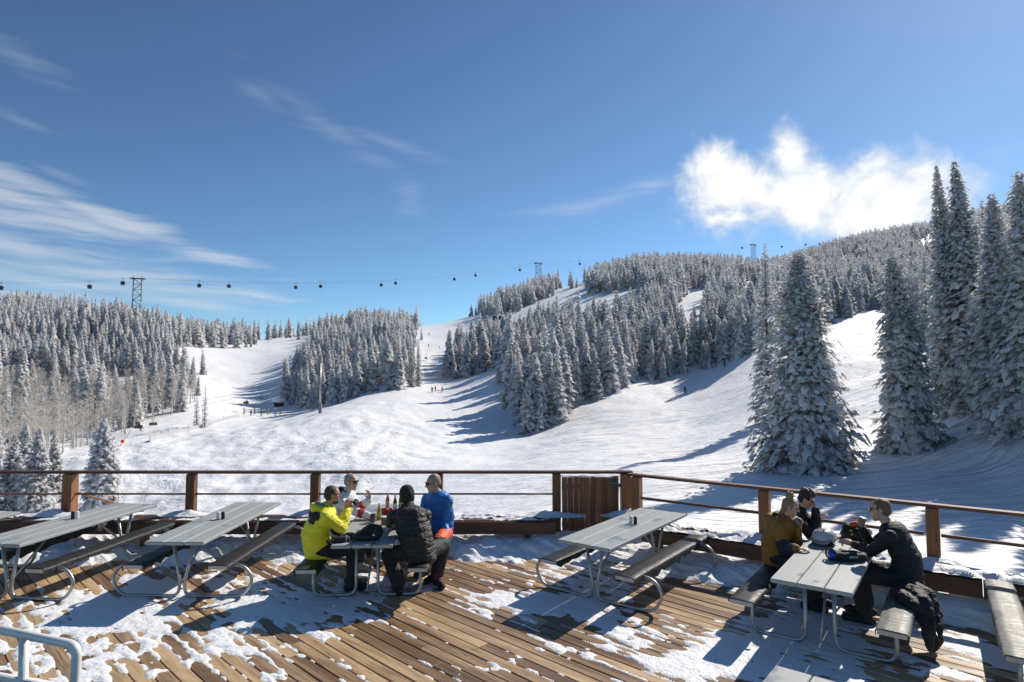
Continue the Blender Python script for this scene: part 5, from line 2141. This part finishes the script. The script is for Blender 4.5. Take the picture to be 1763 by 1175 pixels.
link('lettering', bpy.data.meshes.new_from_object(fo), gb, (.03, -.110, .062), (R(68), 0, R(4)))
bpy.data.objects.remove(fo)

# heap of black gloves and a helmet bag on the bottle table
gh = tag(link('black_backpack', None, None, on_table(3, .02, .27)), 'black soft bag lying on the near end of the bottle table', 'bag')
mb = MB()
for c, r in (((.05, .05, .09), (.14, .12, .095)), ((.13, .0, .09), (.075, .09, .09)), ((-.05, .0, .06), (.10, .09, .06)), ((.0, -.07, .045), (.15, .06, .045))):
    mb.blob(c, r, 14, 9)
fused('pouch', mb, CL['black'], gh, .010, 2, .04)
mb = MB()
mb.tube(bend([(-.10, -.06, .04), (-.05, -.10, .09), (.06, -.10, .11), (.12, -.06, .13)], .05), .010, 6)
mb.tube(bend([(.02, .02, .18), (.08, -.03, .20), (.15, -.02, .16)], .04), .009, 6)
mb.build('strap', M['rubber'], gh)
mb = MB()
mb.box(.10, -.085, .075, .03, .02, .02, 0, None, .004)
mb.build('buckle', M['white_pl'], gh)
for i, (lx, ly, rz, lab) in enumerate(((-.31, .15, .4, 'black ski glove hanging over the near left corner of the bottle table'), (-.20, .33, -.5, 'black ski glove lying against the black bag'))):
    g = tag(link('ski_glove', None, None, on_table(3, lx, ly), (0, 0, rz)), lab, 'glove', 'gloves on the table')
    mb = MB()
    chain(mb, [Vector((.10, 0, .035)), Vector((.0, 0, .032)), Vector((-.06, 0, .028))], [.038, .045, .04])
    for q in (-.03, -.01, .01, .03):
        chain(mb, [Vector((-.06, q, .026)), Vector((-.11, q * 1.2, .024)), Vector((-.14, q * 1.25, .018))], [.016, .015, .013])
    chain(mb, [Vector((-.01, .04, .03)), Vector((-.05, .075, .026))], [.016, .014])
    fused('shell', mb, CL['black'], g, .007, 2, .006)
    mb = MB()
    mb.lathe([(.040, -.012), (.044, 0), (.040, .012)], 14, (.085, 0, .036), Matrix.Rotation(math.pi / 2, 3, 'Y'))
    mb.build('cuff_strap', CL['grey'], g)

# coat dropped over the bench beside the man in black
ct = tag(link('draped_coat', None, None, on_table(5, .80, .86, .46)), 'black coat dropped over the bench end beside the black sweater', 'coat')
ct.rotation_euler = (0, 0, A5)
mb = MB()
for pts, rs in (([(-.13, .36, .05), (.02, .22, .07), (.09, .04, .03), (.13, -.08, -.12), (.15, -.18, -.32)], [.10, .11, .10, .085, .03]),
                ([(-.05, .42, .08), (.10, .36, .04), (.16, .20, -.12), (.18, .06, -.28), (.17, -.04, -.36)], [.10, .10, .09, .075, .04]),
                ([(-.15, .20, .06), (-.06, .06, .06), (.04, -.04, .02)], [.07, .08, .07]),
                ([(.08, .46, .0), (.16, .40, -.14), (.18, .30, -.30)], [.085, .08, .05])):
    chain(mb, [Vector(q) for q in pts], rs)
fused('shell', mb, CL['black'], ct, .011, 3, .05)
mb = MB()
mb.tube([(-.12, .10, .13), (-.02, .03, .125), (.06, -.05, .06)], .004, 5)
mb.tube([(.195, -.02, -.19), (.22, -.10, -.24)], .004, 5)
mb.build('zip', M['galv'], ct)
# ================================================================== small things on the hill
# chairlift rope with its chairs
CH_A, CH_B = at_depth(120, 738, 118), at_depth(505, 660, 235)
rope = material('lift_rope', color=(.12, .12, .13), rough=.6)
for s in (0, 1):
    mb = MB()
    off = Vector((0, 0, 0)) if s == 0 else Vector((-3.0, 6.0, 1.0))
    mb.tube([CH_A.lerp(CH_B, t / 10) + off - Vector((0, 0, 4.0 * (t / 10) * (1 - t / 10))) for t in range(11)], .03, 4, 0, False)
    tag(mb.build('chairlift_rope', rope), '%s chairlift rope over the left ski run' % ('nearer' if s == 0 else 'farther'), 'cable', 'chairlift ropes')
SKI_SUIT = [CL['navy'], CL['red'], CL['black'], CL['blue'], CL['charcoal'], CL['orange']]


def chair(loc, label, rider):
    o = tag(link('lift_chair', None, None, loc, (0, 0, R(60))), label, 'lift chair', 'chairlift chairs')
    mb = MB()
    mb.box(0, 0, 0, .5, .2, .18)
    mb.tube(bend([(0, 0, 0), (0, .05, -1.5), (0, .5, -2.0), (0, .5, -2.2)], .3), .05, 6)
    mb.build('hanger', M['tower_steel'], o)
    mb = MB()
    mb.box(0, .1, -2.55, 1.9, .5, .08, bev=.03)
    mb.build('seat', M['tower_steel'], o)
    mb = MB()
    mb.box(0, .42, -2.2, 1.9, .07, .6, bev=.03)
    mb.build('backrest', M['tower_steel'], o)
    if rider:
        q = tag(link('person', None, None, Vector(loc) + Vector((.1, -.1, -2.5)), (0, 0, R(60))), 'dark skier riding the %s' % label.split(',')[0], 'person')
        mb = MB()
        chain(mb, [Vector((0, .1, .12)), Vector((0, .12, .6)), Vector((0, .1, .8))], [.2, .2, .1])
        mb.blob((0, .08, .92), (.12, .13, .14))
        for s in (1, -1):
            chain(mb, [Vector((.1 * s, .1, .08)), Vector((.12 * s, -.38, .1)), Vector((.12 * s, -.45, -.4))], [.11, .09, .07])
            chain(mb, [Vector((.2 * s, .1, .62)), Vector((.3 * s, 0, .35)), Vector((.2 * s, -.25, .3))], [.09, .07, .06])
        fused('body', mb, CL['charcoal'], q, .035, 2)
        for s in (1, -1):
            mb = MB()
            mb.box(.12 * s, -.6, -.55, .1, 1.6, .04, 0, Matrix.Rotation(R(12), 3, 'X'))
            mb.build('ski', CL['grey'], q)


for px, lab, rd in ((241, 'lowest chair of the lift, in front of the aspen grove', True), (266, 'second chair of the lift, at the grove edge', False), (425, 'third chair of the lift, over the open run', True), (452, 'uppermost chair of the lift, near the lift station', False)):
    best = min(((abs(project(*(CH_A.lerp(CH_B, t) - Vector((0, 0, 4.0 * t * (1 - t)))))[0] - px), t) for t in np.linspace(0, 1, 500)))
    t = float(best[1])
    chair(CH_A.lerp(CH_B, t) - Vector((0, 0, 4.0 * t * (1 - t))), lab, rd)
q = at_depth(734, 609, 300)
chair(q, 'single chair hanging over the run between the two stands', True)

# bare pole on the snow face
g = hit(551, 712)
pl = thing('lift_pole', 'tall grey pole standing on the snow face left of centre', 'pole', g)
top = at_depth(549, 626, g.y).z - g.z
mb = MB()
mb.tube([(0, 0, -.5), (-.1, 0, top)], [.30, .17], 10)
mb.build('shaft', M['galv'], pl)
mb = MB()
mb.lathe([(.42, -.3), (.44, .0), (.44, 2.3), (.36, 2.4)], 12)
mb.build('padding', CL['grey'], pl)

# lift station with a rounded snow covered shell
g = hit(480, 700)
st = thing('lift_station', 'small rounded lift station with snow on its roof', 'building', g, R(20))
mb = MB()
mb.blob((0, 0, 2.1), (2.5, 1.5, 1.0), 18, 10)
mb.build('roof', M['snow'], st)
mb = MB()
mb.box(0, 0, .8, 3.2, 1.6, 1.7, bev=.25)
mb.build('wall', CL['charcoal'], st)
for s in (-1, 1):
    mb = MB()
    mb.tube([(s * 1.2, 0, -.5), (s * 1.2, 0, 1.5)], .2, 8)
    mb.build('leg', M['tower_steel'], st)

g = hit(857, 551)
lg = thing('mountain_hut', 'tiny dark hut with snowy roof beside the upper run', 'building', g, R(-15))
mb = MB()
mb.box(0, 0, 1.4, 6.0, 4.0, 2.9, bev=.1)
mb.build('wall', CL['charcoal'], lg)
mb = MB()
vs = [(-3.4, -2.4, 2.85), (3.4, -2.4, 2.85), (3.4, 2.4, 2.85), (-3.4, 2.4, 2.85), (-3.4, 0, 3.9), (3.4, 0, 3.9)]
mb.add(vs, [(0, 1, 5, 4), (2, 3, 4, 5), (0, 4, 3), (1, 2, 5), (3, 2, 1, 0)])
mb.build('roof', M['snow'], lg)
for x in (-1.5, 1.2):
    mb = MB()
    mb.box(x, -2.02, 1.6, 1.0, .08, 1.0)
    mb.build('window', cab_glass, lg)
mb = MB()
mb.box(2.3, -2.02, 1.0, .8, .08, 1.9)
mb.build('door', CL['black'], lg)

# flags and the blue net fence
for px, m_, lab in ((419, 'flag_yellow', 'leftmost yellow feather flag by the lift station'), (437, 'flag_blue', 'pale blue feather flag between two yellow ones'), (460, 'flag_yellow', 'yellow feather flag nearest the lift station')):
    if m_ not in M:
        M[m_] = cloth(m_, (.60, .42, .06) if 'yellow' in m_ else (.25, .27, .42), .1, 4, .3)
    g = hit(px, 717)
    f_ = thing('feather_flag', lab, 'flag', g, 0, 'feather flags')
    mb = MB()
    mb.tube([(0, 0, -.3), (0, 0, 2.3), (.12, 0, 2.7)], .03, 6)
    mb.build('pole', M['tower_steel'], f_)
    mb = MB()
    vs, fs = [], []
    for i in range(9):
        t = i / 8
        vs += [(.02, .0, .5 + 2.1 * t), (.02 + .42 * math.sin(.6 + t * 2.0), .05 * math.sin(t * 6), .5 + 2.1 * t), (.02, .015, .5 + 2.1 * t), (.02 + .42 * math.sin(.6 + t * 2.0), .015 + .05 * math.sin(t * 6), .5 + 2.1 * t)]
    for i in range(8):
        a = i * 4
        fs += [(a, a + 1, a + 5, a + 4), (a + 2, a + 6, a + 7, a + 3), (a + 1, a + 3, a + 7, a + 5)]
    mb.add(vs, fs, 0, True)
    mb.build('cloth', M[m_], f_)
fa = [hit(x, y) for x, y in ((258, 762), (290, 752), (325, 743), (362, 733), (385, 725), (412, 719))]
fe = thing('net_fence', 'long low pale blue net fence across the left run', 'fence', fa[0])
net = cloth('blue_net', (.44, .45, .47), .2, 3, .2)
for i in range(len(fa) - 1):
    a, b = fa[i] - fa[0], fa[i + 1] - fa[0]
    mb = MB()
    nrm_ = (b - a).cross(Vector((0, 0, 1))).normalized() * .015
    n = 10
    vs, fs = [], []
    for k in range(n + 1):
        c = a.lerp(b, k / n)
        c.z = float(ground(c.x + fa[0].x, c.y + fa[0].y)) - fa[0].z
        vs += [tuple(c + nrm_ + Vector((0, 0, .05))), tuple(c + nrm_ + Vector((0, 0, .85))), tuple(c - nrm_ + Vector((0, 0, .85))), tuple(c - nrm_ + Vector((0, 0, .05)))]
    for k in range(n):
        for j in range(4):
            fs.append((k * 4 + j, k * 4 + (j + 1) % 4, k * 4 + 4 + (j + 1) % 4, k * 4 + 4 + j))
    mb.add(vs, fs)
    mb.build('net_panel', net, fe)
    mb = MB()
    mb.tube([a - Vector((0, 0, .3)), a + Vector((0, 0, 1.35))], .035, 6)
    mb.build('post', CL['navy'], fe)

# snow lances
for (bx, by, tx, ty, m_, lab) in ((206, 767, 226, 741, 'orange', 'tilted snow lance with an orange padded base at left'), (481, 716, 487, 697, 'lime', 'tilted snow lance with a yellow base near the lift station')):
    g = hit(bx, by)
    o = thing('snow_lance', lab, 'snow gun', g, 0, 'snow lances')
    e = at_depth(tx, ty, g.y) - g
    mb = MB()
    mb.tube([(0, 0, -.2), e], .06, 6)
    mb.build('lance', M['galv'], o)
    mb = MB()
    mb.blob((e.x * .28, -.1, .75), (.36, .32, .36), 12, 8)
    mb.build('padding', CL[m_], o)


# skiers dotted over the runs
def skier(px, py, label, col, face, hh=1.75):
    g = hit(px, py)
    o = thing('person', label, 'person', g, face, 'skiers on the slopes')
    k = hh / 1.75
    mb = MB()
    chain(mb, [Vector((0, 0, .92)), Vector((0, .10, 1.2)), Vector((0, .18, 1.42))], [.17, .18, .13])
    mb.blob((0, .24, 1.60), (.11, .12, .14))
    for s in (1, -1):
        chain(mb, [Vector((.1 * s, 0, .9)), Vector((.14 * s, .16, .5)), Vector((.14 * s, 0, .1))], [.12, .09, .07])
        chain(mb, [Vector((.2 * s, .15, 1.38)), Vector((.34 * s, .1, 1.12)), Vector((.3 * s, .35, 1.0))], [.085, .07, .055])
    fused('body', mb, col, o, .03, 2)
    for s in (1, -1):
        m2 = MB()
        m2.box(.14 * s, .1, .03, .1, 1.7, .03)
        m2.build('ski', CL['charcoal'], o)
        m2 = MB()
        m2.tube([(.3 * s, .36, 1.05), (.42 * s, .1, .05)], .015, 5)
        m2.build('ski_pole', M['tower_steel'], o)


for a in ((744, 676, 'leftmost of three skiers standing on the crest of the snow face', 'navy', .3), (750, 674, 'middle one of three skiers on the crest of the snow face', 'red', 1.0), (761, 676, 'rightmost of three skiers on the crest of the snow face', 'orange', -.5),
          (1180, 677, 'lone skier descending below the long right stand', 'charcoal', 2.2), (1248, 634, 'dark skier at the foot of the long right stand', 'black', 1.0), (445, 586, 'tiny skier left on the far crest', 'navy', 1.0), (462, 590, 'tiny skier just below the far crest', 'charcoal', 2.0),
          (500, 617, 'left of a pair of far skiers on the left run', 'blue', 1.0), (509, 616, 'right of a pair of far skiers on the left run', 'red', 2.0), (739, 577, 'uppermost far skier on the middle run', 'blue', .5), (738, 598, 'left of two far skiers midway down the middle run', 'charcoal', .5),
          (757, 601, 'right of two far skiers midway down the middle run', 'red', 1.5), (432, 716, 'person standing near the left feather flag', 'charcoal', .2), (450, 716, 'person standing between the feather flags', 'navy', .8), (474, 716, 'person in blue standing left of the yellow snow lance', 'blue', .8)):
    skier(a[0], a[1], a[2], CL[a[3]], a[4])


# ================================================================== thin mountain air
def haze():
    x0, x1, y0, y1, z0 = -2100.0, 2200.0, -30.0, 1560.0, float(Z_.min()) - 1.0
    z1 = float(max(Z_.max(), 250.0)) + 25.0
    mb = MB()
    mb.box((x0 + x1) / 2, (y0 + y1) / 2, (z0 + z1) / 2, x1 - x0, y1 - y0, z1 - z0)
    m = bpy.data.materials.new('mountain_air')
    m.use_nodes = True
    T = NT(m.node_tree)
    T.n.clear()
    v = T.node('ShaderNodeVolumePrincipled')
    v.inputs['Color'].default_value = (0.80, 0.88, 0.97, 1)
    v.inputs['Density'].default_value = 0.000022
    v.inputs['Anisotropy'].default_value = 0.35
    T.l.new(v.outputs[0], T.node('ShaderNodeOutputMaterial').inputs['Volume'])
    tag(mb.build('haze', m), 'thin pale haze in the mountain air', 'haze', None, 'stuff')


haze()
